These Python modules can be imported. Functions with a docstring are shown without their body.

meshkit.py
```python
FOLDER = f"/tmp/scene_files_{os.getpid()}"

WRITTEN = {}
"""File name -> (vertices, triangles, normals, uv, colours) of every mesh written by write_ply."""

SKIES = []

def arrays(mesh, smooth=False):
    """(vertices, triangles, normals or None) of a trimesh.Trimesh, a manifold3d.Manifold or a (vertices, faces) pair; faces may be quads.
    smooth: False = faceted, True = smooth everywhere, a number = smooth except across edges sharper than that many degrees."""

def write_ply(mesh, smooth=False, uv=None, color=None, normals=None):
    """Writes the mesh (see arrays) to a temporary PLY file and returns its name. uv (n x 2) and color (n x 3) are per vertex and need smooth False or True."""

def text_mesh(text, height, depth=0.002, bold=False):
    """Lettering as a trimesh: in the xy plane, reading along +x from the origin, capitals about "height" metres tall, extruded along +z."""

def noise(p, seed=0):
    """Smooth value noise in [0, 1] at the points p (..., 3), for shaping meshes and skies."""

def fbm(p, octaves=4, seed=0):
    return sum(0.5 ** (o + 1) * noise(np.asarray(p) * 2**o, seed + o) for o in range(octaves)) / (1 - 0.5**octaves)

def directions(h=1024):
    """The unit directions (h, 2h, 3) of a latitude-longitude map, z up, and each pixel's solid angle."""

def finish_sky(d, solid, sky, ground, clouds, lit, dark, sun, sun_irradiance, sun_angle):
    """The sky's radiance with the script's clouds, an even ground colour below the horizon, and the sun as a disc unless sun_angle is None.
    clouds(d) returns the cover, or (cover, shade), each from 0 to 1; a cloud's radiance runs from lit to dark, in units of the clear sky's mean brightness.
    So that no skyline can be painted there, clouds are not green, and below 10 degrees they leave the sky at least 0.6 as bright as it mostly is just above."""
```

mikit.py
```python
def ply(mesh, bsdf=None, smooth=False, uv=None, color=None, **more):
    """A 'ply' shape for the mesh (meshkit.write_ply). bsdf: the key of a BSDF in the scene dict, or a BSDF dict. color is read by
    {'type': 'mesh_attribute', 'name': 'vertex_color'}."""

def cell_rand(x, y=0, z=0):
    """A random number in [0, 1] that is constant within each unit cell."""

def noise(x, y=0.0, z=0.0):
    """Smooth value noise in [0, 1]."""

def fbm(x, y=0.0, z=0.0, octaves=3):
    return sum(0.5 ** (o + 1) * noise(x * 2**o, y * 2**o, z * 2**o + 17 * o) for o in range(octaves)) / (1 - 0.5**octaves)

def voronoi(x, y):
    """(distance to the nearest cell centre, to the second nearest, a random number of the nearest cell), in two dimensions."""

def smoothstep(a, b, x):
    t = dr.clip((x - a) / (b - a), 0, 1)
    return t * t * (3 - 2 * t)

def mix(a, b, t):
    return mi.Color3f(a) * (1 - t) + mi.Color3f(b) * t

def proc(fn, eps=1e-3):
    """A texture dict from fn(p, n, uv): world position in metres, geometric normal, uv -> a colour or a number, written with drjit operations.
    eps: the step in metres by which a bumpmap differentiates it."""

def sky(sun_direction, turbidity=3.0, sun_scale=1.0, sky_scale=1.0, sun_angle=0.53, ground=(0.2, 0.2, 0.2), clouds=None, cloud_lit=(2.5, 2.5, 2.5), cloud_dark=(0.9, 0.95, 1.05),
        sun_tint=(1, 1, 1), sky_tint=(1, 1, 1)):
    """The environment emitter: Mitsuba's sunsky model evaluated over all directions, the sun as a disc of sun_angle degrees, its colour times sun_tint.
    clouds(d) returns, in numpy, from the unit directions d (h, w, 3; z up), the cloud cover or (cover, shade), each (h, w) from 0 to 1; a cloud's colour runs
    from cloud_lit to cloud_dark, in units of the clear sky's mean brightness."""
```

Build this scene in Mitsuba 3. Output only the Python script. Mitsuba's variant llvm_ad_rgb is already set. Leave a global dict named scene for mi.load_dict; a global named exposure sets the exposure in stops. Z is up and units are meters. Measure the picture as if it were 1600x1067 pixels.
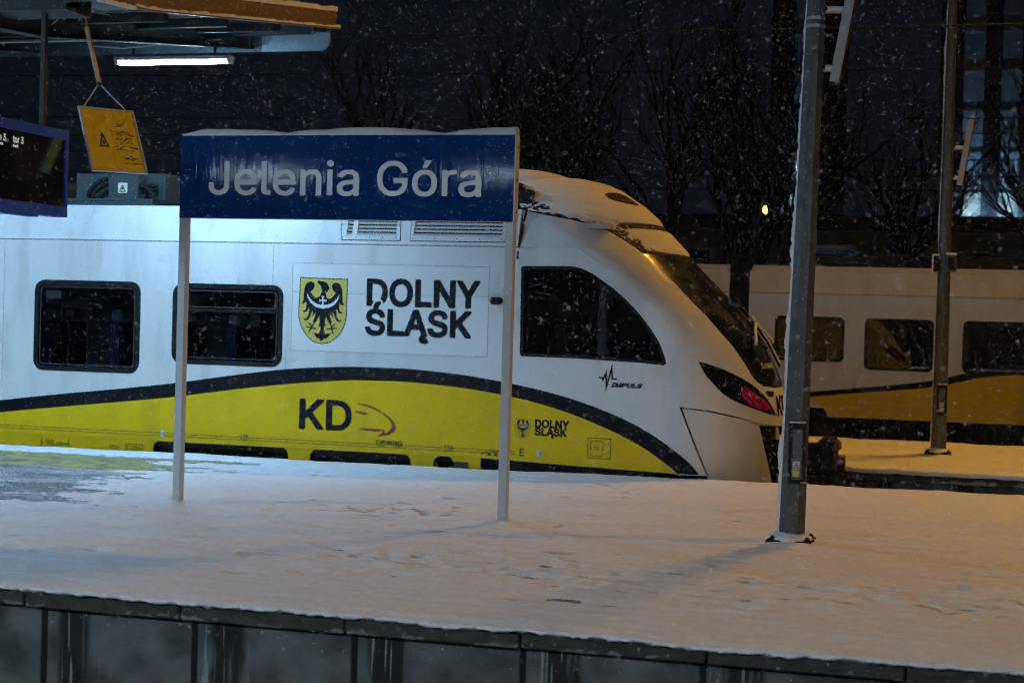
import math
import numpy as np
import trimesh
import shapely
import shapely.affinity as aff
from shapely.geometry import Polygon, LineString, Point, box as sbox
from shapely.ops import unary_union
import mitsuba as mi
import drjit as dr
import mikit
import meshkit
from mikit import proc, noise, fbm, voronoi, cell_rand, smoothstep, mix, ply

T = mi.ScalarTransform4f
rng = np.random.default_rng(7)
scene, labels = {}, {}

# ------------------------------------------------------------------ camera, sky, exposure
EYE = np.array([0.0, 0.0, 1.62])
FWD = np.array([-0.277290, 0.960675, -0.014422])
UPV = np.array([-0.031388, 0.005945, 0.999490])
scene['camera'] = dict(type='thinlens', fov=34.2075, fov_axis='x', aperture_radius=0.010, focus_distance=14.0,
                       near_clip=0.05, far_clip=600.0,
                       to_world=T().look_at(origin=EYE.tolist(), target=(EYE + FWD).tolist(), up=UPV.tolist()))
scene['night_sky'] = mikit.sky([0.2, -1.0, 0.06], sun_scale=0.0, sky_scale=0.17, clouds=lambda d: np.ones(d.shape[:2]),
                               cloud_lit=(0.62, 0.85, 1.6), cloud_dark=(0.62, 0.85, 1.6), ground=(0.1, 0.1, 0.1))
scene['night_sky']['sampling_weight'] = 1.2
exposure = 0.0
COLD = np.array([0.36, 0.67, 1.0])       # fluorescent tubes under the canopy
COOL = np.array([0.66, 0.85, 1.0])       # fluorescent tubes over the near side
SODIUM = np.array([1.0, 0.475, 0.06])
TUBE = 300.0
WING = 580.0
NEAR_TUBE = 285.0
MAST = 235.0
NEAR_POST = 280.0
SIDE_POST = 340.0
WARM = np.array([1.0, 0.92, 0.84])        # lamp post on the near platform


# ------------------------------------------------------------------ helpers
def key(name, parent=None):
    base = name if parent is None else parent + '__' + name
    if base not in USED:
        USED.add(base)
        return base
    n = 1
    while f'{base}_{n:03d}' in USED:
        n += 1
    USED.add(f'{base}_{n:03d}')
    return f'{base}_{n:03d}'


USED = set()


def add(name, mesh, bsdf, parent=None, smooth=False, label=None, cat=None, group=None, kind=None, **more):
    k = key(name, parent)
    scene[k] = ply(mesh, bsdf, smooth=smooth, **more)
    tag(k, label, cat, group, kind)
    return k


def thing(name, label, cat=None, group=None, kind=None):
    k = key(name)
    tag(k, label, cat, group, kind)
    return k


def tag(k, label=None, cat=None, group=None, kind=None):
    d = {a: b for a, b in (('label', label), ('category', cat), ('group', group), ('kind', kind)) if b}
    if d:
        labels[k] = d


def cat(ms):
    return trimesh.util.concatenate([m for m in ms])


def bx(x0, x1, y0, y1, z0, z1):
    m = trimesh.creation.box((x1 - x0, y1 - y0, z1 - z0))
    m.apply_translation(((x0 + x1) / 2, (y0 + y1) / 2, (z0 + z1) / 2))
    return m


def rbx(x0, x1, y0, y1, z0, z1, r=0.01):
    """box with chamfered edges"""
    pts = []
    for sx, (xa, xb) in ((0, (x0, x1)), (1, (x1, x0))):
        for ya, yb in ((y0, y1), (y1, y0)):
            for za, zb in ((z0, z1), (z1, z0)):
                ix, iy, iz = np.sign(xb - xa) * r, np.sign(yb - ya) * r, np.sign(zb - za) * r
                pts += [(xa, ya + iy, za + iz), (xa + ix, ya, za + iz), (xa + ix, ya + iy, za)]
    return trimesh.convex.convex_hull(np.array(pts))


def tube(pts, r, n=8, caps=True):
    p = np.asarray(pts, float)
    r = np.broadcast_to(r, (len(p),))
    t = np.gradient(p, axis=0)
    t /= np.linalg.norm(t, axis=1, keepdims=True) + 1e-12
    ref = np.array([0, 0, 1.0]) if abs(t[:, 2]).mean() < 0.8 else np.array([1.0, 0, 0])
    a = np.cross(t, ref)
    a /= np.linalg.norm(a, axis=1, keepdims=True) + 1e-12
    b = np.cross(t, a)
    ang = np.arange(n) * 2 * np.pi / n + np.pi / n
    v = p[:, None] + r[:, None, None] * (np.cos(ang)[None, :, None] * a[:, None] + np.sin(ang)[None, :, None] * b[:, None])
    i, j = np.meshgrid(np.arange(len(p) - 1), np.arange(n), indexing='ij')
    q = np.stack([i * n + j, i * n + (j + 1) % n, (i + 1) * n + (j + 1) % n, (i + 1) * n + j], -1).reshape(-1, 4)
    f = np.vstack([q[:, [0, 1, 2]], q[:, [0, 2, 3]]])
    v = v.reshape(-1, 3)
    if caps:
        k = len(v)
        v = np.vstack([v, p[:1], p[-1:]])
        j = np.arange(n)
        m = (len(p) - 1) * n
        f = np.vstack([f, np.stack([j * 0 + k, (j + 1) % n, j], 1), np.stack([j * 0 + k + 1, m + j, m + (j + 1) % n], 1)])
    return trimesh.Trimesh(v, f, process=False)


def grid_mesh(P):
    """P (a, b, 3) -> quads"""
    a, b = P.shape[:2]
    i, j = np.meshgrid(np.arange(a - 1), np.arange(b - 1), indexing='ij')
    q = np.stack([i * b + j, i * b + j + 1, (i + 1) * b + j + 1, (i + 1) * b + j], -1).reshape(-1, 4)
    f = np.vstack([q[:, [0, 1, 2]], q[:, [0, 2, 3]]])
    return trimesh.Trimesh(P.reshape(-1, 3), f, process=False)


def polys(g):
    if g.is_empty:
        return []
    return [p for p in getattr(g, 'geoms', [g]) if p.geom_type == 'Polygon' and p.area > 1e-9]


def prism_xz(g, y0, y1):
    """a polygon given in (x, z), from y0 (front, towards the camera's side) to y1"""
    ms = []
    for p in polys(g):
        m = trimesh.creation.extrude_polygon(p, y1 - y0, engine='earcut')
        v = np.array(m.vertices)
        m.vertices = np.stack([v[:, 0], y1 - v[:, 2], v[:, 1]], 1)
        ms.append(m)
    return cat(ms)


def flat_xy(g, z=0.0, edge=None):
    """triangulated sheet in the xy plane"""
    ms = []
    for p in polys(g):
        v, f = trimesh.creation.triangulate_polygon(p, engine='earcut')
        m = trimesh.Trimesh(np.column_stack([v, np.full(len(v), z)]), f, process=False)
        if edge:
            vv, ff = trimesh.remesh.subdivide_to_size(m.vertices, m.faces, edge, max_iter=12)
            m = trimesh.Trimesh(vv, ff, process=False)
        ms.append(m)
    return cat(ms)


_letters = {}


def lettering(text, h, bold=False, grow=0.0, shear=0.0, width=None):
    """outline of a text: baseline start at the origin, capitals h tall"""
    k = (text, bold)
    if k not in _letters:
        m = meshkit.text_mesh(text, 1.0, 0.1, bold=bold)
        up = m.face_normals[:, 2] > 0.9
        _letters[k] = unary_union([Polygon(t) for t in m.triangles[up][:, :, :2]]).buffer(0.004).buffer(-0.004).simplify(0.006)
    g = _letters[k]
    if grow:
        g = g.buffer(grow, quad_segs=4)
    g = aff.affine_transform(g, [h, shear * h, 0, h, 0, 0])
    if width:
        x0, _, x1, _ = g.bounds
        g = aff.affine_transform(g, [width / (x1 - x0), 0, 0, 1, -x0 * width / (x1 - x0), 0])
    return g


def shift(g, dx, dy):
    return aff.translate(g, dx, dy)


def rrect(x0, z0, x1, z1, r):
    return sbox(x0 + r, z0 + r, x1 - r, z1 - r).buffer(r, quad_segs=6)


def I(t):
    a = np.array(t, float)
    return lambda z: np.interp(z, a[:, 0], a[:, 1])


# ------------------------------------------------------------------ materials
def pr(color, rough=0.5, metal=0.0, spec=0.5, coat=0.0, gloss=0.9, two=True):
    c = color if isinstance(color, dict) else {'type': 'rgb', 'value': list(color)}
    b = dict(type='principled', base_color=c, roughness=rough, metallic=metal, specular=spec)
    if coat:
        b.update(clearcoat=coat, clearcoat_gloss=gloss)
    return {'type': 'twosided', 'bsdf': b} if two else b


def mat(name, b):
    scene[name] = b
    return name


def bump(b, fn, scale, eps=1e-3):
    inner = b['bsdf'] if b['type'] == 'twosided' else b
    return {'type': 'twosided', 'bsdf': {'type': 'bumpmap', 'arbitrary': proc(fn, eps), 'scale': scale, 'bsdf': inner}}


def f_snow(p, n, uv):
    g = 0.45 * fbm(p.x * 26, p.y * 26, p.z * 26, 2) + 0.55 * fbm(p.x * 85, p.y * 85, p.z * 85, 2)
    return mix((0.80, 0.81, 0.83), (0.92, 0.92, 0.93), smoothstep(0.2, 0.75, g))


def b_snow(p, n, uv):
    return fbm(p.x * 95, p.y * 95, p.z * 95, 2) + 2.2 * fbm(p.x * 16, p.y * 30, p.z * 30, 3)


mat('m_snow', bump(dict(type='diffuse', reflectance=proc(f_snow)), b_snow, 0.0011))
mat('m_far_snow', {'type': 'twosided', 'bsdf': dict(type='diffuse', reflectance={'type': 'rgb', 'value': [0.86, 0.86, 0.87]})})


def f_paint(p, n, uv):
    d = fbm(p.x * 5, p.y * 5, p.z * 0.9, 3)
    s = fbm(p.x * 34, p.y * 34, p.z * 3.0, 3)
    k = smoothstep(0.48, 0.75, d) * 0.55 + smoothstep(0.62, 0.8, s) * 0.28
    spot = smoothstep(0.80, 0.86, noise(p.x * 42, p.y * 42, p.z * 42)) * smoothstep(0.45, 0.65, noise(p.x * 2.3, p.y, p.z * 2.3))
    return mix((0.71, 0.73, 0.74), (0.53, 0.54, 0.53), dr.minimum(k + spot * 0.5, 1.0))


mat('m_white_paint', pr(proc(f_paint), 0.5, spec=0.08, coat=1.0, gloss=0.985))
mat('m_cab_paint', pr(proc(f_paint), 0.55, spec=0.08, coat=0.35, gloss=0.98))
mat('m_white_sticker', pr((0.72, 0.745, 0.76), 0.4, spec=0.5, coat=0.35, gloss=0.9))


def f_yellow(p, n, uv):
    d = fbm(p.x * 4, p.y * 4, p.z * 1.2, 3)
    low = fbm(p.x * 18, p.y * 9, p.z * 18, 3)
    k = smoothstep(0.45, 0.8, d) * 0.4 + smoothstep(0.6, 0.8, low) * 0.3
    return mix((0.83, 0.56, 0.002), (0.62, 0.43, 0.006), k)


mat('m_yellow_paint', pr(proc(f_yellow), 0.4, spec=0.2, coat=0.05, gloss=0.9))
mat('m_black_paint', pr((0.006, 0.007, 0.010), 0.4, spec=0.10))
mat('m_black_print', pr((0.008, 0.010, 0.016), 0.5, spec=0.10))
mat('m_red_print', pr((0.26, 0.025, 0.012), 0.45))
mat('m_shield_yellow', pr((0.62, 0.50, 0.10), 0.45))
mat('m_rubber', pr((0.009, 0.009, 0.010), 0.5, spec=0.15))
mat('m_rim', pr((0.06, 0.065, 0.07), 0.5, spec=0.2))
mat('m_dark', pr((0.012, 0.012, 0.013), 0.75, spec=0.2))
mat('m_gloss_black', pr((0.008, 0.008, 0.010), 0.06, spec=0.6, coat=0.5, gloss=0.98))
mat('m_seat', pr((0.04, 0.06, 0.13), 0.8))
mat('m_lining', pr((0.40, 0.41, 0.42), 0.7))
mat('m_handrail', pr((0.55, 0.42, 0.06), 0.4))
mat('m_grey_line', pr((0.25, 0.27, 0.29), 0.5))
mat('m_groove', pr((0.20, 0.09, 0.012), 0.6))
mat('m_glass', dict(type='thindielectric', int_ior=1.52, specular_transmittance={'type': 'rgb', 'value': [0.30, 0.33, 0.36]}))


def f_frost(p, n, uv):
    a = fbm(p.x * 5, p.y * 5, p.z * 5, 3)
    g = noise(p.x * 70, p.y * 70, p.z * 70)
    k = smoothstep(0.42, 0.66, a) * (0.35 + 0.65 * g)
    return mix((0.010, 0.010, 0.011), (0.075, 0.072, 0.065), k * smoothstep(1.42, 1.7, p.z))


mat('m_windshield', pr(proc(f_frost), 0.12, spec=0.5, coat=0.3))
mat('m_roof_box', pr((0.040, 0.058, 0.062), 0.6, spec=0.3))
mat('m_steel', pr((0.42, 0.42, 0.43), 0.45, metal=0.7))
mat('m_rust', pr((0.10, 0.04, 0.02), 0.5, metal=0.3))


def f_galv(p, n, uv):
    a = fbm(p.x * 30, p.y * 30, p.z * 9, 3)
    d, e, c = voronoi(p.x * 22 + p.y * 22, p.z * 15)
    return mix((0.055, 0.060, 0.060), (0.145, 0.15, 0.15), 0.5 * a + 0.5 * c)


mat('m_galvanised', pr(proc(f_galv), 0.5, metal=0.35))
mat('m_post_paint', pr((0.50, 0.51, 0.53), 0.35, coat=0.2))
mat('m_speaker', pr((0.46, 0.46, 0.46), 0.55))


def b_streak(p, n, uv):
    w = fbm(p.x * 38, p.z * 2.2, 3.0, 2)
    return w + 0.45 * noise(p.x * 120 + 3 * noise(p.x * 10, p.z * 5), p.z * 7.0, 1.0) + 0.10 * noise(p.x * 210, p.z * 130)


def f_blue(p, n, uv):
    w = fbm(p.x * 26, p.z * 1.6, 2.0, 3)
    return mix((0.003, 0.026, 0.12), (0.005, 0.044, 0.19), w)


mat('m_sign_blue', bump(pr(proc(f_blue), 0.05, spec=0.04), b_streak, 0.00055))
mat('m_sign_white', pr((0.84, 0.85, 0.86), 0.4, spec=0.05))


def f_warn(p, n, uv):
    g = fbm(p.x * 30, p.y * 30, p.z * 30, 3)
    return mix((0.88, 0.55, 0.008), (0.90, 0.64, 0.07), smoothstep(0.55, 0.75, g))


def b_warn(p, n, uv):
    return fbm(p.x * 24 + p.y * 24, p.z * 46 + p.y * 30, 1.0, 3)


mat('m_warning_yellow', bump(pr(proc(f_warn), 0.45), b_warn, 0.016))


def f_concrete(p, n, uv):
    u = (p.x + 5.19) / 0.955
    u = u - dr.floor(u)
    cell = cell_rand(dr.floor((p.x + 5.19) / 0.955))
    base = mix((0.045, 0.052, 0.054), (0.17, 0.18, 0.18), smoothstep(0.2, 0.75, fbm(p.x * 4, p.z * 5, p.y, 5)))
    wob = 0.05 * fbm(p.z * 7, cell * 40, 1.0, 3)
    c = 0.15 + 0.05 * cell
    s1 = smoothstep(0.125, 0.075, dr.abs(u - c - wob)) * smoothstep(0.35, 0.5, fbm(u * 30, p.z * 1.5, cell * 9, 3) + 0.12)
    s2 = smoothstep(0.58, 0.70, fbm(p.x * 30, p.z * 1.1, cell * 5, 3)) * smoothstep(0.55, 0.12, u)
    k = dr.minimum(s1 + 0.6 * s2, 1.0)
    lime = smoothstep(0.70, 0.76, fbm(p.x * 60, p.z * 2.0, 4.0, 3)) * smoothstep(0.45, 0.2, u)
    return mix(mix(base, (0.014, 0.014, 0.013), k * 0.92), (0.34, 0.35, 0.34), lime * 0.7)


mat('m_wall', bump(pr(proc(f_concrete), 0.7, spec=0.25), lambda p, n, uv: fbm(p.x * 55, p.y * 55, p.z * 55, 3), 0.006))


def f_coping(p, n, uv):
    base = mix((0.030, 0.030, 0.024), (0.095, 0.092, 0.078), fbm(p.x * 12, p.z * 25, p.y * 9, 4))
    lime = smoothstep(0.54, 0.58, fbm(p.x * 5.5, p.z * 14, 2.0, 3)) * smoothstep(-0.070, -0.085, p.z + 0.03 * noise(p.x * 30))
    return mix(base, (0.24, 0.24, 0.23), lime * 0.9)


mat('m_coping', bump(pr(proc(f_coping), 0.8, spec=0.2), lambda p, n, uv: fbm(p.x * 70, p.y * 70, p.z * 70, 3), 0.008))


def f_paving(p, n, uv):
    g = fbm(p.x * 18, p.y * 18, 0.0, 4)
    cover = 0.34 + 0.30 * smoothstep(0.35, 0.70, fbm(p.x * 1.6, p.y * 6, 3.0, 4))
    salt = smoothstep(0.03, -0.03, fbm(p.x * 55, p.y * 75, 2.0, 2) - cover)
    return mix(mix((0.085, 0.092, 0.10), (0.135, 0.145, 0.155), g), (0.55, 0.56, 0.58), salt * 0.75)


mat('m_paving', bump(pr(proc(f_paving), 0.6), lambda p, n, uv: fbm(p.x * 60, p.y * 60, 0.0, 2), 0.004))
mat('m_tactile', pr(proc(lambda p, n, uv: mix((0.46, 0.41, 0.16), (0.22, 0.22, 0.17), smoothstep(0.40, 0.66, fbm(p.x * 7, p.y * 22, 1.0, 4)))), 0.7))
mat('m_ballast', pr((0.05, 0.05, 0.052), 0.9))
mat('m_canopy_sheet', pr((0.045, 0.05, 0.055), 0.35, spec=0.5))
mat('m_canopy_steel', pr((0.024, 0.027, 0.030), 0.55, spec=0.3))
mat('m_fascia', pr(proc(lambda p, n, uv: mix((0.10, 0.062, 0.035), (0.19, 0.125, 0.07), fbm(p.x * 20, p.y * 6, p.z * 30, 3))), 0.55))
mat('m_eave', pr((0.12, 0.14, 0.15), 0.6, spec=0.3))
mat('m_display_blue', pr((0.03, 0.085, 0.46), 0.35, coat=0.3))
mat('m_lamp_body', pr((0.6, 0.62, 0.64), 0.4))
mat('m_strap', pr((0.42, 0.30, 0.16), 0.6))
mat('m_bark', pr((0.055, 0.047, 0.040), 0.9, spec=0.1))
mat('m_facade', pr((0.085, 0.095, 0.12), 0.8, spec=0.2))
mat('m_facade_pier', pr((0.045, 0.046, 0.052), 0.8, spec=0.2))
mat('m_facade_panel', pr((0.42, 0.44, 0.47), 0.7, spec=0.2))
mat('m_low_wall', pr((0.30, 0.24, 0.14), 0.85))
mat('m_roof_dark', pr((0.03, 0.03, 0.032), 0.8))
mat('m_car_paint', pr((0.05, 0.05, 0.055), 0.3, coat=0.6))
mat('m_flake', dict(type='diffuse', reflectance={'type': 'rgb', 'value': [0.9, 0.9, 0.92]}))
mat('m_label_white', pr((0.62, 0.64, 0.62), 0.5))
mat('m_label_yellow', pr((0.62, 0.50, 0.16), 0.5))
mat('m_bush', pr((0.035, 0.028, 0.016), 0.9, spec=0.1))


def emit(rgb, weight=1.0):
    return {'type': 'area', 'sampling_weight': float(weight), 'radiance': {'type': 'rgb', 'value': [float(x) for x in rgb]}}


# ------------------------------------------------------------------ ground, tracks, platforms
g = flat_xy(sbox(-120, -40, 120, 160), -0.98)
add('ground', g, 'm_ballast', label='dark track bed and ground under the night sky', kind='structure')

YF = I([(-20, 16.45), (-11, 16.78), (-4.9, 17.02), (0.4, 17.46), (6, 17.95)])      # far edge of the near island platform
plat = thing('platform', 'snow covered island platform with the blue station sign on it', kind='structure')
xs_ = np.linspace(-16, 4.5, 42)
core = Polygon([(x, 8.45) for x in xs_] + [(x, YF(x) - 0.10) for x in xs_[::-1]])
m = trimesh.creation.extrude_polygon(core, 0.90, engine='earcut')
m.apply_translation((0, 0, -0.955))
add('core', m, 'm_dark', plat)
# bare paving that shows under the canopy
pv = flat_xy(Polygon([(-16, 9.3), (4.4, 9.3), (4.4, 16.9), (-5, 16.6), (-16, 16.2)]), -0.020)
add('paving', pv, 'm_paving', plat, label='dry dark paving where the canopy keeps the snow off')
add('tactile_strip', cat([bx(-16, -3.0, 14.92 + 0.115 * i, 14.92 + 0.115 * i + 0.07, -0.02, -0.011) for i in range(11)] + [bx(-16, -3.0, 14.88, 16.2, -0.0195, -0.0155)]),
    'm_tactile', plat, label='worn yellow tactile strip half under snow')
X0 = -4.29 - 0.983 * 11
for i in range(19):
    a = X0 + 0.983 * i
    d = rng.uniform(-0.006, 0.006)
    dz = rng.uniform(-0.003, 0.003)
    add('coping_slab', rbx(a + 0.006, a + 0.977, 8.36 + d, 9.3, -0.108 + dz, -0.030 + dz * 0.3, 0.008), 'm_coping', plat)
for i in range(-11, 9):
    a = -5.19 + 0.955 * i
    add('wall_panel', rbx(a + 0.013, a + 0.942, 8.445 + rng.uniform(-0.004, 0.004), 8.70, -1.05, -0.112, 0.010), 'm_wall', plat)
for i in range(20):
    a = -16 + i * 1.02
    ya = YF(a) - 0.3
    add('far_coping_slab', rbx(a + 0.005, a + 1.012, ya, ya + 0.28, -0.11, -0.030, 0.008), 'm_coping', plat)


def snow_height(x, y, near, far):
    p = np.stack([x, y, 0 * x], -1)
    h = 0.034 * (meshkit.fbm(p * np.array([0.5, 1.3, 1]), 4, 3) - 0.5)
    h += 0.026 * (meshkit.fbm(p * np.array([2.2, 9.0, 1]), 3, 5) - 0.5)
    h += 0.012 * (meshkit.fbm(p * np.array([13.0, 20.0, 1]), 3, 9) - 0.5)
    return h


def platform_snow():
    nx, ny = 760, 360
    xx = np.linspace(-14.6, 3.6, nx)
    vv = np.linspace(0, 1, ny)
    X, V = np.meshgrid(xx, vv, indexing='ij')
    far = YF(X) + 0.03 + 0.025 * (meshkit.fbm(np.stack([X * 6, X * 0, X * 0], -1), 3, 4) - 0.5)
    near = 8.335 + 0.035 * (meshkit.fbm(np.stack([X * 9, X * 0, X * 0], -1), 4, 2) - 0.5)
    Y = near + (far - near) * V
    Z = snow_height(X, Y, near, far)
    # banks along the far edge
    Z -= 0.012 * np.clip((Y - far + 0.9) / 0.6, 0, 1)
    Z += 0.012 * np.exp(-((Y - (far - 0.45)) / 0.33) ** 2) * (0.5 + meshkit.fbm(np.stack([X * 0.9, Y * 0.5, 0 * X], -1), 3, 21))
    # wind shadow and blown patches at the posts
    for px, py in ((-6.48, 12.55), (-3.65, 12.55), (-1.40, 12.6)):
        Z += 0.018 * np.exp(-(((X - px) / 0.22) ** 2 + ((Y - py + 0.05) / 0.16) ** 2))
    # a joint of the paving that prints through
    yj = 11.93 + 0.010 * X + 0.012 * np.sin(X * 3.1)
    gap = np.clip((meshkit.noise(np.stack([X * 4.5, 0 * X, 0 * X], -1), 3) - 0.22) * 3, 0, 1) * (X < -2.4)
    Z -= 0.016 * np.exp(-((Y - yj) / 0.018) ** 2) * gap
    Z -= 0.006 * np.exp(-((Y - 9.32) / 0.03) ** 2)
    # foot marks
    r = np.random.default_rng(11)
    marks = [(r.normal(-4.75, 0.35), r.normal(13.1, 0.28), 0.045, 0.05, 0.015) for _ in range(14)]
    for _ in range(110):
        t = r.uniform(-4.4, 1.6)
        marks.append((t, 10.3 - 0.03 * t + r.normal(0, 0.42), r.uniform(0.05, 0.18), r.uniform(0.04, 0.09), r.uniform(0.006, 0.012)))
    for _ in range(26):
        marks.append((r.uniform(-8.5, 2.0), r.uniform(9.3, 12.2), r.uniform(0.10, 0.25), r.uniform(0.05, 0.10), r.uniform(0.004, 0.010)))
    for _ in range(26):
        marks.append((r.uniform(-1.6, 2.2), r.uniform(11.4, 14.4), r.uniform(0.10, 0.30), r.uniform(0.06, 0.13), r.uniform(0.006, 0.013)))
    for _ in range(24):
        marks.append((r.uniform(-6.8, -3.0), r.uniform(11.6, 12.6), r.uniform(0.05, 0.12), r.uniform(0.04, 0.08), r.uniform(0.005, 0.012)))
    for _ in range(70):
        t = r.uniform(-4.6, 1.6)
        marks.append((t, 10.3 - 0.03 * t + r.normal(0, 0.40), r.uniform(0.04, 0.11), r.uniform(0.018, 0.032), r.uniform(0.010, 0.017)))
    for _ in range(22):
        marks.append((r.normal(-4.8, 0.35), r.normal(13.0, 0.3), r.uniform(0.03, 0.06), r.uniform(0.025, 0.045), r.uniform(0.016, 0.021)))
    for _ in range(26):
        marks.append((r.uniform(-9.0, 2.4), r.uniform(9.2, 15.0), r.uniform(0.03, 0.08), r.uniform(0.02, 0.035), r.uniform(0.013, 0.019)))
    marks += [(-0.85, 12.05, 0.10, 0.09, 0.013), (-1.2, 12.15, 0.30, 0.05, 0.012)]
    for mx, my, a, b, d in marks:
        ii = slice(*np.searchsorted(xx, [mx - 3 * a, mx + 3 * a]))
        e = ((X[ii] - mx) / a) ** 2 + ((Y[ii] - my) / b) ** 2
        d *= 1.5
        Z[ii] += -d * np.exp(-e ** 1.5) + 0.35 * d * np.exp(-(np.sqrt(e) - 1.25) ** 2 / 0.05)
    # snow runs out under the canopy
    n1 = meshkit.fbm(np.stack([X * 0.9, Y * 2.6, 0 * X], -1), 5, 31) - 0.5
    n2 = meshkit.fbm(np.stack([X * 9, Y * 22, 0 * X], -1), 4, 33) - 0.5
    bx_ = (-7.15 - X) / 1.9
    by_ = np.minimum((Y - 12.15 - 0.10 * (X + 7)) / 0.9, (16.55 + 0.06 * (X + 8) - Y) / 0.5)
    bare = np.clip(np.minimum(bx_, by_) + 1.1 * n1 + 0.9 * n2 + 0.12, 0, 1)
    strip = np.exp(-((Y - 15.5) / 0.55) ** 4) * np.clip((-7.3 - X) / 2.0 + 1.6 * n1 + 0.8 * n2, 0, 1)
    Z -= 0.052 * np.maximum(bare, strip)
    P = np.stack([X, Y, Z], -1)
    # the ragged lip over the coping's face
    lips = []
    for k, (dy, dz) in enumerate(((0.006, -0.010), (0.012, -0.022), (0.030, -0.034), (0.09, -0.045))):
        q = P[:, 0].copy()
        rag = meshkit.fbm(np.stack([q[:, 0] * 30, np.full(nx, k * 3.0), 0 * q[:, 0]], -1), 3, 8) - 0.5
        q[:, 1] += dy - 0.02 * (k < 2) + 0.02 * rag
        q[:, 2] += dz + 0.022 * rag
        lips.append(q)
    P = np.concatenate([np.stack(lips[::-1], 1), P], 1)
    back = P[:, -1:].copy()
    back[:, :, 1] += 0.01
    back[:, :, 2] -= 0.05
    return grid_mesh(np.concatenate([P, back], 1))


add('snow_cover', platform_snow(), 'm_snow', plat, smooth=True, label='thin wind blown snow with foot marks and a ragged edge')

# the island platform beyond the first train
pf = thing('platform', 'snowy platform behind the white and yellow train, lit orange', kind='structure')
add('core', bx(-22, 9, 19.80, 25.0, -0.97, -0.075), 'm_paving', pf)
for i in range(31):
    a = -22 + i
    add('coping_slab', rbx(a + 0.006, a + 0.994, 19.69 + rng.uniform(-0.005, 0.005), 20.6, -0.15, -0.06, 0.008), 'm_coping', pf)
for i in range(26):
    a = -22 + 1.2 * i
    add('wall_panel', rbx(a + 0.012, a + 1.188, 19.775, 19.95, -1.05, -0.155, 0.01), 'm_wall', pf)
xx, yy = np.linspace(-22, 9, 420), np.linspace(0, 1, 120)
X, V = np.meshgrid(xx, yy, indexing='ij')
Y = 19.66 + 5.4 * V
Z = snow_height(X, Y, 0, 0) * 1.3 + 0.03 * np.exp(-((Y - 19.95) / 0.25) ** 2) - 0.02
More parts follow.
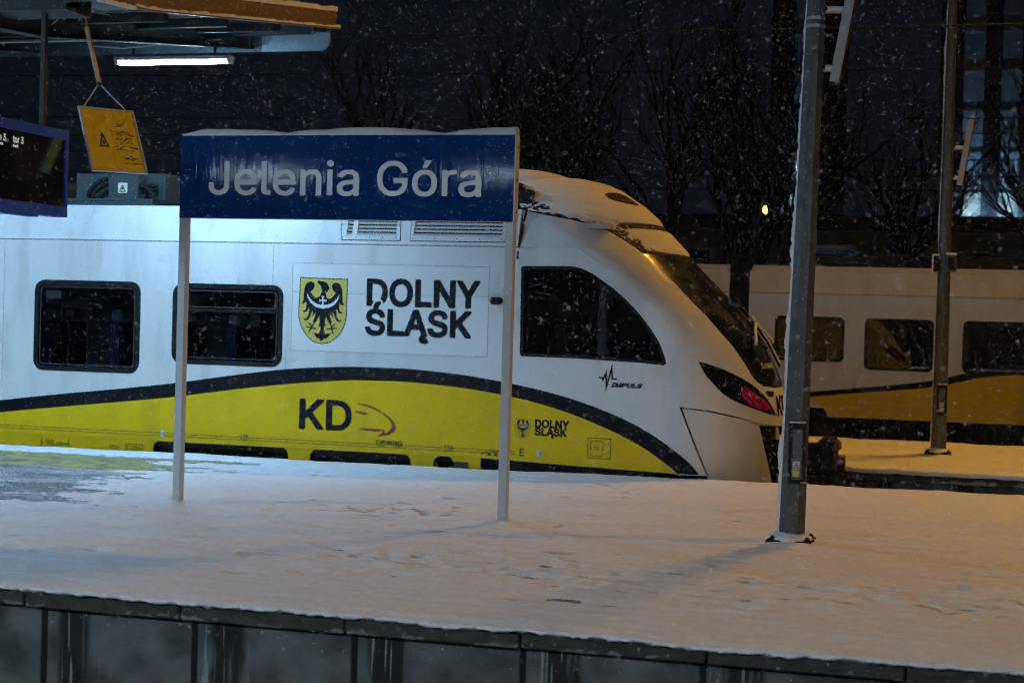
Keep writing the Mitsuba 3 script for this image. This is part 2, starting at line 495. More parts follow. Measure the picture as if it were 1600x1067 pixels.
P = np.stack([X, Y, Z], -1)
l1 = P[:, :1] + np.array([0, -0.012, -0.022])
l2 = P[:, :1] + np.array([0, 0.0, -0.055])
l1[:, 0, 2] += 0.012 * (meshkit.fbm(np.stack([xx * 14, xx * 0, xx * 0], -1), 3, 2) - 0.5)
e1 = P[:, -1:] + np.array([0, 0.02, -0.06])
add('snow_cover', grid_mesh(np.concatenate([l2, l1, P, e1], 1)), 'm_far_snow', pf, smooth=True)

# the platform the photograph was taken from
pn = thing('platform', 'snowy platform on the near side of the tracks', kind='structure')
add('core', bx(-24, 10, -7.0, 0.6, -0.97, -0.03), 'm_paving', pn)
add('snow_cover', flat_xy(sbox(-24, -7, 10, 0.62), 0.0), 'm_snow', pn)

for yc in (2.6, 6.4, 18.67, 27.2, 34.9):
    tr = thing('railway_track', f'railway track with two rails on dark ballast' if yc < 30 else 'railway track under the far train', kind='structure')
    for s in (-1, 1):
        y = yc + s * 0.755
        add('rail', cat([bx(-40, 40, y - 0.036, y + 0.036, -0.80, -0.765), bx(-40, 40, y - 0.009, y + 0.009, -0.90, -0.80), bx(-40, 40, y - 0.07, y + 0.07, -0.92, -0.90)]), 'm_rust', tr)
    add('sleepers', cat([bx(x, x + 0.25, yc - 1.25, yc + 1.25, -0.985, -0.925) for x in np.arange(-30, 30, 0.6)]), 'm_coping', tr, kind='stuff')

# ------------------------------------------------------------------ first train
YC, YS = 18.67, 17.25
hw = I([(-0.8, 1.42), (2.1, 1.42), (2.38, 1.405), (2.78, 1.27), (2.95, 1.12), (3.08, .92), (3.17, .66), (3.23, .30)])
nxs = I([(-0.8, -3.10), (.97, -3.136), (1.34, -3.229), (1.70, -3.411), (2.03, -3.765), (2.30, -4.155), (2.56, -4.586), (2.73, -4.95), (3.0, -5.05), (3.23, -5.3)])
nxf = I([(-.8, -2.19), (.6, -2.187), (.8, -2.213), (1.0, -2.27), (1.2, -2.348), (1.4, -2.446), (1.6, -2.592), (1.8, -2.78), (2.0, -2.982), (2.2, -3.187), (2.4, -3.387), (2.6, -3.574),
         (2.78, -3.733), (2.9, -3.871), (3.0, -4.013), (3.08, -4.138), (3.15, -4.303), (3.2, -4.543), (3.23, -4.9)])
thb = I([(0.925, 0), (0.93, 14), (.955, 28), (1.0, 33), (1.06, 36), (1.2, 39), (1.4, 44), (1.6, 48.5), (1.8, 50.5), (2.0, 50), (2.2, 49), (2.4, 49.5), (2.6, 56), (2.70, 69), (2.78, 88), (2.80, 90)])
lip = I([(0, .505), (21, .528), (34, .555), (47, .631), (68.6, .71), (80, .728), (90, .738)])


def nose(th, z, out=0.0, inset=0.0):
    th, z = np.broadcast_arrays(np.asarray(th, float), np.asarray(z, float))
    t = np.radians(th)
    w, x0, x1 = hw(z) - inset, nxs(z), nxf(z) - inset

    def at(t, z):
        w, x0, x1 = hw(z) - inset, nxs(z), nxf(z) - inset
        return np.stack([x0 + (x1 - x0) * np.cos(t), YC - w * np.sin(t), z], -1)
    P = at(t, z)
    if out:
        du = at(t + 0.004, z) - at(t - 0.004, z)
        dv = at(t, z + 0.004) - at(t, z - 0.004)
        n = np.cross(du, dv)
        n /= np.linalg.norm(n, axis=-1, keepdims=True) + 1e-12
        c = P - np.array([-4.5, YC, 1.2])
        n *= np.sign((n * c).sum(-1, keepdims=True) + 1e-9)
        P = P + out * n
    return P


def nose_decal(g, out, mat_, name, parent, edge=2.5, **kw):
    """g: polygon in (theta / 30, z)"""
    m = flat_xy(g, 0, edge / 30)
    v = m.vertices
    m.vertices = nose(v[:, 0] * 30, v[:, 1], out)
    return add(name, m, mat_, parent, smooth=True, **kw)


def th_poly(pts):
    return Polygon([(a / 30, b) for a, b in pts])


def yside(x, z):
    x0, x1 = nxs(z), nxf(z)
    c = np.clip((x - x0) / (x1 - x0), 0, 0.999)
    return YC - np.where(x > x0, hw(np.maximum(z, -0.7)), 1.42) * np.sqrt(1 - c * c)


def side_decal(g, out, mat_, name, parent, **kw):
    cut = -3.16
    parts = [flat_xy(q, 0, e) for q, e in ((g.intersection(sbox(-30, -2, cut, 4)), None), (g.intersection(sbox(cut, -2, 0, 4)), 0.10)) if polys(q)] if g.bounds[2] > cut else [flat_xy(g)]
    m = cat(parts)
    v = m.vertices
    m.vertices = np.stack([v[:, 0], yside(v[:, 0], v[:, 1]) - out, v[:, 1]], 1)
    return add(name, m, mat_, parent, **kw)


tr1 = thing('passenger_train', 'white and yellow passenger train with a sloping cab, standing behind the blue station sign', 'train')
XL = -16.0
# side wall with its window openings
zz = np.linspace(0.0, 2.372, 40)
front = [(float(nxs(z)), float(z)) for z in zz]
side = Polygon([(XL, 0.086), (-5.28, 0.086), (-4.94, 0.078), (-4.2, 0.055), (-3.25, 0.032)] + [q for q in front if q[1] > 0.03] + [(XL, 2.372)])
W1 = rrect(-10.835, 0.845, -9.448, 1.908, 0.13)
W2 = rrect(-9.040, 0.983, -7.664, 1.906, 0.13)
W0 = rrect(-13.2, 0.845, -11.7, 1.908, 0.13)
CAB = Polygon([(-4.899, 2.175), (-4.55, 2.182), (-4.433, 2.183), (-4.33, 2.183), (-4.243, 2.166), (-4.12, 2.115), (-4.008, 2.044), (-3.88, 1.958), (-3.759, 1.860), (-3.65, 1.760), (-3.546, 1.645), (-3.45, 1.525),
               (-3.367, 1.400), (-3.315, 1.28), (-3.286, 1.195), (-3.30, 1.160), (-3.566, 1.179), (-4.263, 1.202), (-4.888, 1.205)]).buffer(-0.03).buffer(0.03)
wins = [W0, W1, W2, CAB]
panel = side
for w in wins:
    panel = panel.difference(w)
add('side_wall', prism_xz(panel, YS, YS + 0.035), 'm_white_paint', tr1)
# tilted strip above the crease, with two vent openings
VENTS = [(-7.006, -6.315, [(0.10, 0.20), (0.28, 0.95)]), (-6.181, -5.10, [(0.03, 0.97)])]
sl = (0.115) / 0.40


def tilt(mesh_xy):
    """(x, v, out) -> on the tilted strip; v metres up from the crease"""
    v = np.array(mesh_xy.vertices)
    L = math.hypot(0.115, 0.405)
    mesh_xy.vertices = np.stack([v[:, 0], YS + 0.005 + v[:, 1] * 0.115 / L - v[:, 2] * 0.405 / L, 2.388 + v[:, 1] * 0.405 / L + v[:, 2] * 0.115 / L], 1)
    return mesh_xy


def tilt_plate(g, z0, z1):
    return tilt(cat([trimesh.creation.extrude_polygon(p, z1 - z0, engine='earcut').apply_translation((0, 0, z0)) for p in polys(g)]))


strip = sbox(XL, 0, -4.945, 0.42)
for a, b, _ in VENTS:
    strip = strip.difference(sbox(a + 0.03, 0.08, b - 0.03, 0.38))
add('upper_side', tilt_plate(strip, -0.03, 0.0), 'm_white_paint', tr1)
add('crease_channel', bx(XL, -4.95, YS + 0.012, YS + 0.05, 2.36, 2.40), 'm_grey_line', tr1)
for a, b, cells in VENTS:
    w = b - a
    fr = aff.skew(sbox(a, 0.045, b, 0.40), xs=-6 if w < 0.8 else 0, origin=(a, 0.2))
    holes = unary_union([sbox(a + w * c0, 0.10, a + w * c1, 0.355) for c0, c1 in cells])
    v = add('vent_grille', tilt_plate(fr.difference(holes), 0.0, 0.008), 'm_white_paint', tr1)
    ring = fr.buffer(0.008).difference(fr.buffer(-0.001))
    add('seal', tilt_plate(ring, 0.0, 0.004), 'm_rubber', v)
    add('backing', tilt_plate(holes, -0.055, -0.05), 'm_dark', v)
    for c0, c1 in cells:
        for i in range(6):
            z = 0.115 + 0.043 * i
            s = trimesh.creation.box((w * (c1 - c0), 0.026, 0.004), transform=trimesh.transformations.rotation_matrix(0.7, (1, 0, 0)))
            s.apply_translation((a + w * (c0 + c1) / 2, z, -0.006))
            add('slat', tilt(s), 'm_white_paint', v)
    bolts = [trimesh.creation.cylinder(0.007, 0.004, sections=8).apply_translation((x, y, 0.010)) for x in np.linspace(a + 0.03, b - 0.03, 5) for y in (0.07,)]
    bolts += [trimesh.creation.cylinder(0.007, 0.004, sections=8).apply_translation((x, 0.22, 0.010)) for x in (a + 0.012, b - 0.012)]
    add('bolts', tilt(cat(bolts)), 'm_dark', v, kind='stuff')
# roof and the far side
add('roof', bx(XL, -4.95, YS + 0.125, 19.97, 2.74, 2.80), 'm_roof_box', tr1)
add('far_side_wall', cat([prism_xz(side, 20.05, 20.09), bx(XL, -4.95, 19.97, 20.06, 2.37, 2.78)]), 'm_white_paint', tr1)
add('end_wall', bx(XL, XL + 0.04, 17.3, 20.04, 0.0, 2.74), 'm_dark', tr1)
# windows
for w, kind in ((W0, 0), (W1, 0), (W2, 1), (CAB, 2)):
    k = 'cab_window' if kind == 2 else 'window'
    inner = w.buffer(-0.055 if kind < 2 else -0.035)
    wk = add(k, prism_xz(w.buffer(-0.002).difference(inner), YS - 0.006, YS + 0.02), 'm_rubber', tr1, label='side window of the cab with an arched front edge' if kind == 2 else None)
    add('pane', prism_xz(inner.buffer(0.01), YS + 0.012, YS + 0.012001).slice_plane((0, YS + 0.0120005, 0), (0, -1, 0)) if False else
        flat_xy(inner.buffer(0.006)).apply_transform(np.array([[1, 0, 0, 0], [0, 0, -1, YS + 0.010], [0, 1, 0, 0], [0, 0, 0, 1.0]])), 'm_glass', wk)
    a, b, c, d = w.bounds
    if kind < 2:
        rim = w.buffer(-0.075).difference(w.buffer(-0.083))
        add('rim', prism_xz(rim, YS + 0.004, YS + 0.009), 'm_rim', wk)
    if kind == 1:
        add('transom', rbx(a + 0.06, c - 0.06, YS - 0.004, YS + 0.02, 1.585, 1.62, 0.004), 'm_rubber', wk)
        add('hopper_frame', prism_xz(rrect(a + 0.09, 1.635, c - 0.09, 1.83, 0.03).difference(rrect(a + 0.10, 1.645, c - 0.10, 1.82, 0.025)), YS + 0.003, YS + 0.009), 'm_rim', wk)
    if kind == 0:
        add('window_sticker', prism_xz(sbox(a + 0.14, d - 0.22, a + 0.34, d - 0.125), YS + 0.013, YS + 0.016), 'm_lining', wk)
# inside
add('floor', bx(XL, -3.2, 17.30, 20.03, 0.02, 0.30), 'm_dark', tr1)
add('inner_lining', cat([bx(XL, -4.0, 19.98, 20.03, 0.30, 2.7), bx(XL, -4.0, 17.45, 19.98, 2.60, 2.66), bx(-5.35, -5.30, 17.35, 19.98, 0.3, 2.6)]), 'm_lining', tr1)
for x in (-13.3, -12.45, -10.95, -9.95, -9.3, -8.45, -7.55, -6.6):
    for y in (17.42, 18.0):
        s = add('seat', rbx(x, x + 0.12, y, y + 0.46, 0.62, 1.42, 0.03), 'm_seat', tr1)
        add('headrest', rbx(x - 0.01, x + 0.13, y + 0.06, y + 0.40, 1.43, 1.58, 0.03), 'm_lining', s)
add('grab_rail', cat([tube([(-10.3, 18.7, 0.3), (-10.3, 18.7, 2.6)], 0.016), tube([(-8.3, 18.7, 0.3), (-8.3, 18.7, 2.6)], 0.016), tube([(-13, 18.6, 2.1), (-6, 18.6, 2.1)], 0.016)]), 'm_handrail', tr1)
add('driver_seat', cat([rbx(-4.75, -4.60, 18.1, 18.55, 0.75, 1.55, 0.03), rbx(-4.72, -4.62, 18.2, 18.45, 1.58, 1.82, 0.03)]), 'm_lining', tr1)
add('control_desk', prism_xz(Polygon([(-3.9, 0.4), (-3.3, 0.4), (-3.3, 1.12), (-3.55, 1.18), (-3.98, 1.40), (-4.02, 1.36), (-3.9, 1.1)]), 17.6, 19.7), 'm_dark', tr1)
add('cab_cupboard', rbx(-4.93, -4.90, 17.6, 18.5, 1.30, 1.95, 0.01), 'm_lining', tr1)
# painted stripes
ST = [(XL, -0.30), (-13.2, 0.16), (-11.269, 0.469), (-10.416, 0.580), (-9.583, 0.680), (-8.995, 0.758), (-8.371, 0.858), (-7.742, 0.951), (-7.201, 1.003), (-6.743, 1.024), (-6.290, 1.025), (-5.696, 0.995), (-5.110, 0.927), (-4.535, 0.826),
      (-3.967, 0.668), (-3.546, 0.497), (-3.128, 0.240), (-2.944, 0.085), (-2.90, 0.023)]
SB = [(XL, -0.45), (-13.2, 0.02), (-11.265, 0.325), (-10.412, 0.430), (-9.579, 0.527), (-8.991, 0.600), (-8.366, 0.696), (-7.737, 0.783), (-7.196, 0.842), (-6.738, 0.876), (-6.286, 0.881), (-5.691, 0.852), (-5.106, 0.787), (-4.530, 0.674),
      (-3.961, 0.491), (-3.540, 0.305), (-3.261, 0.132), (-3.121, 0.025)]


def spline(pts, n=140):
    from scipy.interpolate import PchipInterpolator
    a = np.array(pts)
    x = np.linspace(a[0, 0], a[-1, 0], n)
    return list(zip(x, PchipInterpolator(a[:, 0], a[:, 1])(x)))


SEAMX = I([(-0.05, 71.2), (0.0, 71.2), (0.372, 81), (0.73, 90)])
low = sbox(XL, 0.03, -2.6, 2.3)
top_, bot_ = spline(ST), spline(SB)
stripe = Polygon(top_ + bot_[::-1]).buffer(0).intersection(low)
yellow = Polygon([(XL, 0.0)] + bot_[::1] + [(-3.1, 0.0)]).buffer(0).intersection(sbox(XL, 0.085, -2.6, 2))
yellow = yellow.union(Polygon([(-5.25, 0.085), (-4.94, 0.078), (-4.2, 0.055), (-3.25, 0.032), (-3.12, 0.024), (-3.4, 0.2), (-5.25, 0.2)]).buffer(0).intersection(Polygon([(XL, -1)] + bot_ + [(-3.1, -1)]).buffer(0)))
for w in wins[:3]:
    stripe = stripe.difference(w.buffer(0.005))
side_decal(yellow, 0.003, 'm_yellow_paint', 'yellow_stripe', tr1, label='broad yellow wave along the lower side')
side_decal(stripe, 0.004, 'm_black_paint', 'black_stripe', tr1, label='black wave line over the yellow')
for z in (0.178, 0.148):
    side_decal(sbox(XL, z - 0.004, -4.9, z + 0.004), 0.005, 'm_groove', 'seam_line', tr1)
# lower skirt with cut-outs
sk = sbox(XL, -0.55, -5.30, 0.088)
for a, b in ((-9.25, -7.56), (-7.30, -6.10), (-5.78, -5.66)):
    sk = sk.difference(rrect(a, -0.7, b, 0.086, 0.09))
add('skirt', prism_xz(sk, YS + 0.004, YS + 0.035), 'm_yellow_paint', tr1)
add('step_box', rbx(-6.0, -5.85, YS + 0.02, YS + 0.2, -0.4, 0.07, 0.01), 'm_yellow_paint', tr1)
add('data_plate', rbx(-5.60, -5.44, YS - 0.012, YS + 0.004, -0.35, 0.035, 0.006), 'm_roof_box', tr1)
add('underframe', cat([bx(XL, -3.6, 17.55, 19.8, -0.62, 0.02), bx(-5.3, -3.3, 17.36, 19.9, -0.5, 0.03)]), 'm_dark', tr1)
for x in (-9.0, -7.9, -6.9):
    add('wheel', trimesh.creation.cylinder(0.42, 0.13, sections=28, transform=trimesh.transformations.rotation_matrix(math.pi / 2, (1, 0, 0))).apply_translation((x, 17.92, -0.345)), 'm_rust', tr1)
# cab shell
zA = np.linspace(0, 1, 15)
thA = np.linspace(90, -90, 73)
La = lip(np.abs(thA))
PA = np.stack([nose(thA, La + (0.93 - La) * t) for t in zA], 0)
under = np.stack([nose(thA, La - 0.012, inset=0.015), nose(thA, La - 0.015, inset=0.09)], 0)
shell = [grid_mesh(np.concatenate([under[::-1], PA], 0))]
zB = np.concatenate([[0.93, 0.94, 0.955, 0.975], np.linspace(1.0, 2.80, 74)])
for s in (1, -1):
    rows = []
    for z in zB:
        b = thb(z)
        t = np.linspace(90, b, 26)
        P = nose(t * s, z)
        x0 = min(-4.93, nxs(z)) if z > 2.372 else nxs(z) - 0.012
        y0 = P[0, 1]
        lead = np.stack([np.linspace(x0, nxs(z), 5)[:-1], np.full(4, y0), np.full(4, z)], 1)
        rows.append(np.concatenate([lead, P], 0))
    shell.append(grid_mesh(np.stack(rows)))
add('cab_shell', cat(shell), 'm_cab_paint', tr1, smooth=50, label='white moulded shell of the sloping cab')
add('cab_seam', tube([(-4.885, 17.36, 2.79), (-4.905, 17.33, 2.66), (-4.93, 17.275, 2.42), (-4.945, 17.246, 2.25)], 0.012), 'm_rubber', tr1)


def centre_rows(zs, out, n=33, shrink=0.0, inset=0.0):
    return np.stack([nose(np.linspace(thb(z) - shrink, -thb(z) + shrink, n), z, out, inset) for z in zs])


add('windshield', grid_mesh(centre_rows(np.concatenate([[0.93, 0.94, 0.955, 0.975], np.linspace(1.0, 2.345, 50)]), 0.0)), 'm_windshield', tr1, smooth=True, label='big black windshield with frost on its upper half')
add('roof_fairing', grid_mesh(np.concatenate([centre_rows(np.linspace(2.345, 2.79, 20), 0.0, 49), np.stack([nose(np.linspace(90, -90, 49), z) for z in np.linspace(2.80, 3.229, 24)])])), 'm_dark', tr1, smooth=True)
cap = nose(np.linspace(90, -90, 49), 3.229)
add('roof_fairing_top', trimesh.Trimesh(np.vstack([cap, [[-5.3, YC, 3.235]]]), [[i, i + 1, 49] for i in range(48)], process=False), 'm_dark', tr1)


def fairing_snow():
    """snow on the cab's roof: thick on top, patchy along the black edge, with gaps under the brow"""
    zs = np.concatenate([np.linspace(2.365, 2.80, 90), np.linspace(2.802, 3.23, 90)])
    us = np.linspace(-1, 1, 260)
    Z, Uu = np.meshgrid(zs, us, indexing='ij')
    TB = np.where(Z < 2.8, thb(Z), 90.0)
    TH = TB * Uu
    P0 = nose(TH, Z)
    edge = np.minimum((1 - np.abs(Uu)) * np.radians(TB) * hw(Z) * 1.0, 9)
    edge = np.where(Z > 2.8, edge * 0.4 + (Z - 2.78) * 1.9, edge)
    n = meshkit.fbm(P0 * np.array([7, 7, 7.0]), 4, 6) - 0.5
    n2 = meshkit.fbm(P0 * np.array([34, 34, 34.0]), 3, 16) - 0.5
    hgt = 0.022 * np.clip((edge - 0.30) / 0.25, -1, 1)
    hgt = np.maximum(hgt, 0.008 * np.clip((edge - 0.18) / 0.17 + 3.2 * n + 4.2 * n2 - 1.5 * (edge < 0.04), -1, 1))
    # gap under the brow, and the roof light's dark recess
    brow = np.exp(-((Z - 2.645 - 0.03 * np.cos(np.radians(TH) * 1.5)) / 0.035) ** 2) * np.clip((46 - np.abs(TH)) / 8 + 3 * n2, 0, 1)
    hgt -= 0.05 * brow
    lamp = np.exp(-(((Z - 2.99) / 0.07) ** 2 + ((TH - 14) / 20) ** 2) ** 2)
    hgt -= 0.06 * lamp
    hgt -= 0.03 * np.exp(-((Z - 2.36) / 0.02) ** 2)
    nrm = nose(TH, Z, 1.0) - P0
    P = P0 + nrm * np.where(hgt > 0, hgt, np.maximum(hgt, -0.005))[..., None]
    return grid_mesh(P)


add('roof_snow', fairing_snow(), 'm_snow', tr1, smooth=True, label='patchy snow on the cab roof and brow')
add('cab_roof_dome', trimesh.creation.icosphere(4, 1.0).apply_transform(np.diag([0.75, 0.75, 0.20, 1.0])).apply_translation((-5.38, 18.55, 3.13)), 'm_snow', tr1, smooth=True)
add('roof_side_pod', cat([rbx(-6.6, -4.99, 17.55, 19.6, 2.80, 3.10, 0.05), rbx(-5.9, -4.86, 17.45, 17.75, 2.85, 3.02, 0.03)]), 'm_dark', tr1)
# lower bumper
zb = np.linspace(-0.75, 1, 14)
start, stop = I([(-0.75, 55), (0, 70.8), (0.372, 80.5), (0.73, 89)]), I([(-0.75, 6), (-.07, 19.4), (.234, 27.7), (.538, 34.6), (0.8, 40)])
bm = []
for s in (1, -1):
    rows = []
    for k in np.linspace(0, 1, 16):
        z0 = -0.75
        f = np.linspace(0, 1, 24)
        th = start(z0 + k * 1.3) + (stop(z0 + k * 1.3) - start(z0 + k * 1.3)) * f
        z = z0 + k * (lip(th) - 0.02 - z0)
        th = start(z) + (stop(z) - start(z)) * f
        rows.append(nose(th * s, z, inset=0.028))
    R = np.stack(rows)
    inn = R.copy()
    c = np.array([-3.4, YC, 0.0])
    inn[..., :2] = c[:2] + (R[..., :2] - c[:2]) * 0.95
    bm += [grid_mesh(R), grid_mesh(np.stack([R[:, -1], inn[:, -1]], 1)), grid_mesh(np.stack([R[:, 0], inn[:, 0]], 1)), grid_mesh(np.stack([R[-1], inn[-1]], 0))]
add('bumper', cat(bm), 'm_cab_paint', tr1, smooth=40, label='grey white lower bumper behind a curved dark seam')
low_ = []
for s in (1, -1):
    rows = []
    for k in np.linspace(0, 1, 12):
        z = 0.02 + k * (0.715 - 0.02)
        rows.append(np.concatenate([[nose(90 * s, z) + np.array([-0.03, 0.0, 0])], nose(np.linspace(90, start(z) + 0.9, 10) * s, z)], 0))
    low_.append(grid_mesh(np.stack(rows)))
for q in low_:
    add('lower_side', q, 'm_white_paint', tr1, smooth=40)
zs = np.linspace(-0.72, 0.70, 8)
inner_shell = np.stack([nose(np.linspace(90, -90, 30), np.minimum(z, lip(np.abs(np.linspace(90, -90, 30))) - 0.03), inset=0.12) for z in zs])
add('inner_frame', grid_mesh(inner_shell), 'm_dark', tr1, smooth=True)
# headlights
HEAD = [(73.2, 1.21), (68.5, 1.195), (64, 1.172), (57.5, 1.135), (51.5, 1.09), (46, 1.045), (40.8, .997), (36, .945), (31.3, .883), (27, .812), (23.2, .738), (20.5, .685), (18.2, .634), (25.5, .655), (33.6, .686), (42, .73), (51.1, .783), (57, .83), (61.5, .879), (65.5, .945), (68.9, 1.021), (71, 1.08), (72.3, 1.138)]
RED = [(47.8, .945), (45.1, .962), (42, .935), (39.1, .900), (35, .855), (30.4, .803), (27.3, .757), (25.1, .717), (28, .700), (32, .705), (36.3, .717), (40, .742), (43.8, .779), (46.5, .82), (47.8, .862), (48.3, .905)]
mat('m_red_lens', pr((0.30, 0.01, 0.03), 0.15))
for s in (1, -1):
    hp = th_poly([(a * s, b) for a, b in HEAD])
    rp = th_poly([(a * s, b) for a, b in RED])
    hk = nose_decal(hp, 0.006, 'm_gloss_black', 'headlight', tr1, label='slanted black lamp housing with a lit red tail light' if s > 0 else None)
    m = flat_xy(rp, 0, 1.2 / 30)
    v = m.vertices
    lens = nose(v[:, 0] * 30, v[:, 1], 0.010)
    lens += 0.004 * (meshkit.noise(np.stack([v[:, 0] * 260, v[:, 1] * 55, 0 * v[:, 0]], -1), 2)[:, None] - 0.5) * np.array([1, -1, 0])
    m.vertices = lens
    k = add('tail_light', m, 'm_red_lens', hk, label='glowing red tail light')
    scene[k]['emitter'] = emit((2.0, 0.04, 0.62), 0.3)
    rs = np.random.default_rng(12)
    spots = unary_union([aff.rotate(aff.scale(Point(rs.uniform(24, 49) / 30 * s, rs.uniform(0.69, 0.97)).buffer(0.012), rs.uniform(0.8, 2.2), 0.45), rs.uniform(-40, 40)) for _ in range(150)]).intersection(rp.buffer(0.004))
    hot = aff.scale(rp, 0.5, 0.5)
    m = flat_xy(hot, 0, 1.2 / 30)
    m.vertices = nose(m.vertices[:, 0] * 30, m.vertices[:, 1], 0.0125)
    k = add('bulb_glow', m, 'm_red_lens', hk, label='brightest middle of the tail light')
    scene[k]['emitter'] = emit((2.6, 0.16, 1.0), 0.2)
    nose_decal(spots, 0.0145, 'm_red_lens', 'lens_relief', hk, edge=1.5)
# marks on the front
KDN = lettering('KD', 0.20, bold=True, grow=0.01)
nose_decal(aff.affine_transform(KDN, [-1 / 30 * 48, 0, 0, 1, 17.5 / 30, 0.635]), 0.006, 'm_black_print', 'front_lettering', tr1, edge=1.5)
nose_decal(th_poly([(27.1, .903), (17.2, .893), (19.8, .838), (25.5, .848)]), 0.006, 'm_black_print', 'front_mark', tr1)
nose_decal(aff.affine_transform(lettering('36WE', 0.055, bold=True), [-1 / 30 * 92, 0, 0, 1, 24.5 / 30, 1.142]), 0.006, 'm_label_white', 'front_number', tr1, edge=1.5)


def nline(pts, r, out, n=6):
    a = np.array(pts, float)
    t = np.linspace(0, len(a) - 1, 5 * len(a))
    q = np.stack([np.interp(t, np.arange(len(a)), a[:, i]) for i in (0, 1)], 1)
    return tube(nose(q[:, 0], q[:, 1], out), r, n)


wk = add('wiper', cat([nline([(-6, 1.88), (0, 1.78), (3.1, 1.628), (4.5, 1.476), (2.1, 1.324), (0.1, 1.145)], 0.013, 0.05), nline([(3.1, 1.628), (15.3, 1.517), (26.7, 1.362), (29.4, 1.314)], 0.012, 0.045),
                       nline([(6.1, 1.60), (-1.8, 1.49), (-14, 1.376), (-20, 1.30)], 0.012, 0.05), trimesh.creation.icosphere(2, 0.035).apply_translation(nose(-8, 1.84, 0.05)), trimesh.creation.icosphere(2, 0.03).apply_translation(nose(29.4, 1.30, 0.045)),
                       trimesh.creation.icosphere(2, 0.03).apply_translation(nose(-14, 1.36, 0.05)), nline([(-2, 1.30), (-6, 1.22), (-2, 1.14)], 0.01, 0.05)]), 'm_rubber', tr1, smooth=True)
add('wiper_snow', cat([nline([(4, 1.60), (15.3, 1.517), (25.7, 1.38)], 0.019, 0.066), nline([(5, 1.575), (-1.8, 1.49), (-12, 1.39)], 0.017, 0.07), nline([(2.2, 1.66), (3.8, 1.58), (5.5, 1.60)], 0.03, 0.062), nline([(4.3, 1.50), (2.6, 1.36), (0.6, 1.18)], 0.010, 0.068)]), 'm_snow', wk, smooth=True)
# coupler
ck = add('coupler', cat([rbx(-2.5, -1.66, 18.45, 18.89, -0.02, 0.33, 0.03), rbx(-1.80, -1.62, 18.40, 18.94, -0.05, 0.39, 0.03)]), 'm_dark', tr1, label='dark automatic coupler with a rusty head and snow on top')
add('coupler_head', cat([rbx(-1.70, -1.60, 18.42, 18.62, -0.02, 0.24, 0.05), rbx(-1.66, -1.575, 18.42, 18.8, 0.25, 0.36, 0.02),
                         trimesh.creation.cylinder(0.10, 0.10, sections=8, transform=trimesh.transformations.rotation_matrix(math.pi / 2, (0, 1, 0))).apply_translation((-1.58, 18.76, 0.10))]), 'm_rust', ck)
add('coupler_snow', trimesh.creation.icosphere(3, 1).apply_transform(np.diag([0.28, 0.2, 0.02, 1])).apply_translation((-1.93, 18.66, 0.345)), 'm_snow', ck, smooth=True)
add('brake_hose', tube([(-2.2, 18.5, -0.1), (-1.9, 18.4, -0.04), (-1.6, 18.4, -0.06), (-1.45, 18.4, -0.14), (-1.38, 18.4, -0.20)], 0.02), 'm_dark', tr1)
add('hose_end', tube([(-1.45, 18.40, -0.125), (-1.37, 18.40, -0.20)], 0.013), 'm_steel', tr1)
# marks on the side
for x, z0, z1 in ((-7.80, 1.93, 2.36), (-11.25, 0.7, 2.36), (-7.62, 0.96, 1.16)):
    side_decal(sbox(x - 0.0025, z0, x + 0.0025, z1), 0.001, 'm_grey_line', 'panel_joint', tr1)
side_decal(sbox(-7.560, 1.180, -5.252, 2.162), 0.0015, 'm_white_sticker', 'sticker_panel', tr1, label='pale rectangular foil with coat of arms and black lettering')
outline = sbox(-7.560, 1.180, -5.252, 2.162)
side_decal(outline.difference(outline.buffer(-0.005)), 0.0028, 'm_grey_line', 'sticker_edge', tr1)
side_decal(unary_union([sbox(-7.56, 1.838, -6.9, 1.842), sbox(-6.9, 1.83, -5.25, 1.834)]), 0.0026, 'm_grey_line', 'sticker_joint', tr1)
t1 = lettering('DOLNY', 0.275, bold=True, grow=0.028)
t1 = aff.affine_transform(t1, [1.315 / (t1.bounds[2] - t1.bounds[0]), 0, 0, 1, -6.668 - t1.bounds[0] * 1.315 / (t1.bounds[2] - t1.bounds[0]), 1.716])
t2 = lettering('ŚLĄSK', 0.268, bold=True, grow=0.028)
t2 = aff.affine_transform(t2, [1.232 / (t2.bounds[2] - t2.bounds[0]), 0, 0, 1, -6.675 - t2.bounds[0] * 1.232 / (t2.bounds[2] - t2.bounds[0]), 1.391])
t1 = t1.difference(t2.buffer(0.022))
side_decal(t1, 0.004, 'm_black_print', 'lettering', tr1, label='bold black upper line of lettering on the pale foil')
side_decal(t2, 0.004, 'm_black_print', 'lettering', tr1, label='bold black lower line of lettering on the pale foil')

EAGLE_L = [(455, 335), (440, 358), (400, 378), (375, 372), (350, 337), (312, 300), (338, 282), (362, 250), (373, 215), (360, 182), (320, 166), (275, 176), (242, 215), (226, 270), (222, 340), (218, 415), (196, 442), (222, 462), (246, 440), (260, 420),
           (264, 470), (256, 528), (212, 545), (235, 566), (272, 552), (294, 505), (306, 520), (292, 600), (262, 650), (224, 640), (246, 673), (292, 660), (326, 600), (346, 540), (354, 562), (338, 632), (364, 592), (386, 562), (390, 602), (358, 672), (400, 692), (426, 640), (441, 602),
           (458, 690), (436, 722), (440, 738), (470, 746), (462, 800), (438, 836), (368, 820), (396, 862), (420, 892), (446, 890), (474, 932)]
EAGLE_R = [(980 - x, y + (8 if y < 700 else 0)) for x, y in EAGLE_L[::-1]]
BODY = Polygon(EAGLE_L + EAGLE_R[1:]).buffer(0)
NECK = Polygon([(450, 345), (470, 285), (456, 222), (430, 196), (410, 190), (406, 165), (430, 150), (466, 160), (510, 165), (548, 188), (575, 250), (556, 280), (546, 312), (528, 282), (520, 300), (540, 345)])
